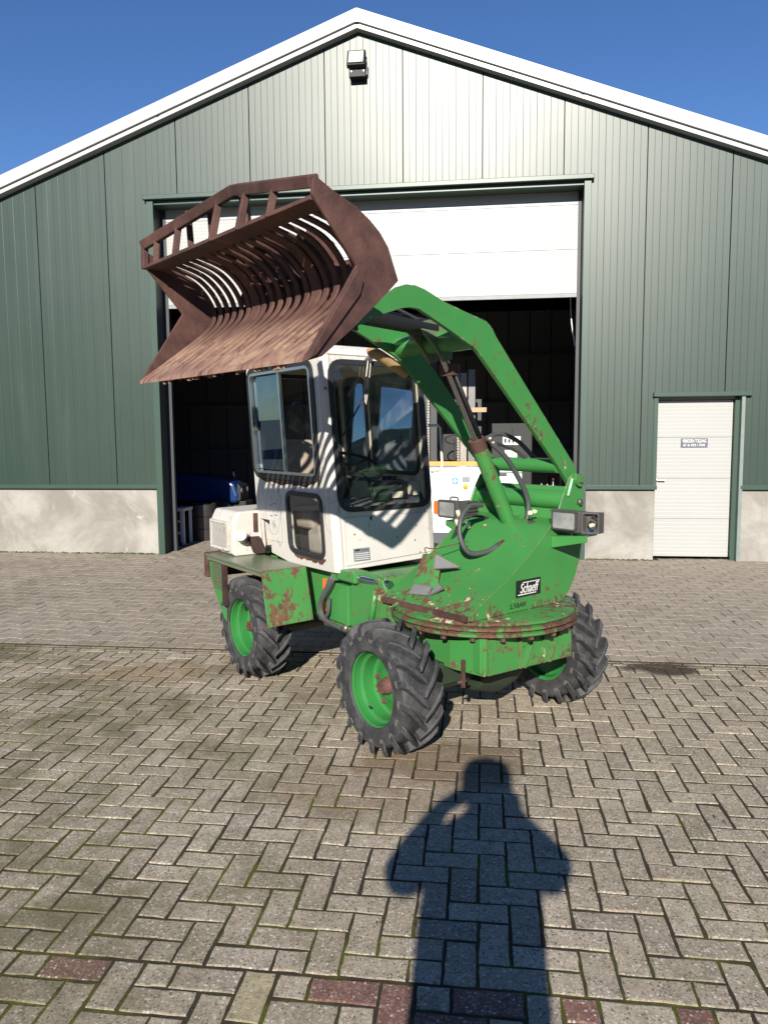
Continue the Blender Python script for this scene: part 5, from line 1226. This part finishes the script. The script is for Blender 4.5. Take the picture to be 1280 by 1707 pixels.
tag(tb.build('woodland_edge', simple('dark_foliage', (.045, .07, .025), .7, var=.5, scale=.6), recalc=False), 'dark leafy trees round the yard, mirrored in the side window of the cab', 'trees', kind='stuff')

# ================================================================== the photographer, behind the camera: only the shadow is in view
PX, PY = -.095, -.36
J = dict(pelvis=(0, 0, .98, .22, .13), waist=(0, .0, 1.12, .215, .13), chest=(0, .01, 1.30, .245, .14), collar=(0, .01, 1.45, .135, .10), neck=(0, .02, 1.52, .095, .085), jaw=(0, .05, 1.585, .066, .078), brow=(0, .045, 1.665, .078, .092), crown=(0, .03, 1.735, .055, .065),
         shl=(-.185, .02, 1.43, .085, .085), ell=(-.300, .13, 1.30, .085, .085), wrl=(-.155, .235, 1.50, .036, .034), pal=(.0, .280, 1.555, .032, .042),
         shr=(.175, .02, 1.44, .105, .10), elr=(.290, .13, 1.31, .085, .085), wrr=(.135, .225, 1.47, .052, .05), par=(.15, .280, 1.54, .032, .042),
         hil=(-.10, 0, .90, .115, .11), knl=(-.11, .02, .50, .062, .066), anl=(-.12, -.03, .09, .045, .048), tol=(-.135, .14, .035, .042, .034),
         hir=(.10, 0, .90, .115, .11), knr=(.11, .02, .50, .062, .066), anr=(.12, -.03, .09, .045, .048), tor=(.135, .14, .035, .042, .034))
E_ = [('pelvis', 'waist'), ('waist', 'chest'), ('chest', 'collar'), ('collar', 'neck'), ('neck', 'jaw'), ('jaw', 'brow'), ('brow', 'crown'), ('collar', 'shl'), ('shl', 'ell'), ('ell', 'wrl'), ('wrl', 'pal'), ('collar', 'shr'), ('shr', 'elr'), ('elr', 'wrr'), ('wrr', 'par'), ('pelvis', 'hil'), ('hil', 'knl'), ('knl', 'anl'), ('anl', 'tol'), ('pelvis', 'hir'), ('hir', 'knr'), ('knr', 'anr'), ('anr', 'tor')]
def skin(name, pts, edges, root=0, sub=2):
    me = bpy.data.meshes.new(name); me.from_pydata([p[:3] for p in pts], edges, []); o = bpy.data.objects.new(name, me); COL.objects.link(o)
    md = o.modifiers.new('skin', 'SKIN'); 
    if not me.skin_vertices: me.attributes
    for i, v in enumerate(me.skin_vertices[0].data): v.radius = (pts[i][3], pts[i][4]); v.use_root = (i == root)
    s2 = o.modifiers.new('sub', 'SUBSURF'); s2.levels = s2.render_levels = sub
    dg = bpy.context.evaluated_depsgraph_get(); nm = bpy.data.meshes.new_from_object(o.evaluated_get(dg)); bpy.data.objects.remove(o)
    nm.polygons.foreach_set('use_smooth', [True] * len(nm.polygons)); o = bpy.data.objects.new(name, nm); COL.objects.link(o); return o
try:
    names = list(J); pts = [J[k] for k in names]; idx = {k: i for i, k in enumerate(names)}
    body = skin('person', pts, [(idx[a], idx[b]) for a, b in E_])
    # fingers
    M_skin = simple('skin', (.42, .24, .17), .5, var=.06); M_jacket = simple('dark_jacket', (.03, .035, .05), .8, var=.15); M_jeans = simple('blue_jeans', (.04, .06, .11), .85, var=.2); M_hair = simple('brown_hair', (.06, .035, .02), .7, var=.3)
    for mt in (M_jacket, M_skin, M_jeans): body.data.materials.append(mt)
    for p in body.data.polygons:
        c = p.center
        if c.z > 1.515 or (c.y > .245 and c.z > 1.38 and abs(c.x) < .22): p.material_index = 1
        elif c.z < .98 and c.z > .10: p.material_index = 2
    body.location = (PX, PY, 0)
    tag(body, 'person in dark jacket and jeans standing behind the camera, holding up a phone', 'person')
    for sgn, bx in ((-1, .035), (1, .155)):
        for q in range(4):
            z = 1.495 + q * .019; ln = (.052, .060, .062, .055)[q]
            fpts = [(bx, .290, z, .010, .010), (bx + -sgn * .012, .318, z + .004, .0095, .0095), (bx + -sgn * (.012 + ln * .35), .338, z + .006, .009, .009), (bx + -sgn * (.012 + ln * .62), .336, z + .007, .008, .008)]
            f = skin('finger', fpts, [(0, 1), (1, 2), (2, 3)], 0, 1); f.data.materials.append(M_skin); f.parent = body
        tpts = [(bx, .272, 1.48, .013, .013), (bx - sgn * .018, .297, 1.502, .012, .012), (bx - sgn * .034, .314, 1.522, .010, .010)]
        f = skin('thumb', tpts, [(0, 1), (1, 2)], 0, 1); f.data.materials.append(M_skin); f.parent = body
    m = MB(); m.lathe([(0, 1.775), (.045, 1.766), (.078, 1.735), (.092, 1.685), (.094, 1.64), (.085, 1.60), (.07, 1.585)], lambda a, b, h: (a, .028 + b * 1.08 - (.012 if h < 1.70 else 0) - (.035 if b > .0 and h < 1.70 else 0), h), 24); m.build('hair', M_hair, body)
    m = MB(); m.lathe([(0, 1.80), (.06, 1.795), (.105, 1.77), (.118, 1.72), (.112, 1.685), (.10, 1.68), (.10, 1.72), (.0, 1.77)], lambda a, b, h: (a, .03 + b * 1.08, h), 24); m.build('woolly_hat', M_jacket, body)
    for x in (-.031, .031):
        m = MB(); m.lathe([(0, -.011), (.008, -.008), (.011, 0), (.008, .008), (0, .011)], lambda a, b, h: (x + a, .128 + b, 1.640 + h), 12); m.build('eye', simple('eye_white', (.7, .7, .68), .2), body)
        m = MB(); m.hexa([(x * 2.55 - .006, .02, 1.60), (x * 2.55 + .006, .02, 1.60), (x * 2.55 + .006, .045, 1.605), (x * 2.55 - .006, .045, 1.605), (x * 2.7 - .006, .005, 1.66), (x * 2.7 + .006, .005, 1.66), (x * 2.7 + .006, .04, 1.665), (x * 2.7 - .006, .04, 1.665)]); m.build('ear', M_skin, body, bevel=.006)
    m = MB(); m.add([(-.014, .128, 1.595), (.014, .128, 1.595), (0, .158, 1.60), (0, .128, 1.648)], [(0, 1, 2), (0, 2, 3), (1, 3, 2), (0, 3, 1)]); m.build('nose', M_skin, body, bevel=.004)
    m = MB(); m.box(-.024, .024, .118, .131, 1.565, 1.574); m.build('mouth', simple('lips', (.30, .12, .10), .5), body, bevel=.004)
    ph = MB(); ph.box(-.038, .038, -.020, -.012, 1.448, 1.605); ph = ph.build('smartphone', M_black, None, bevel=.004)
    tag(ph, 'black smartphone held up in both hands behind the camera', 'phone')
except Exception as ex:
    print('person failed', ex)
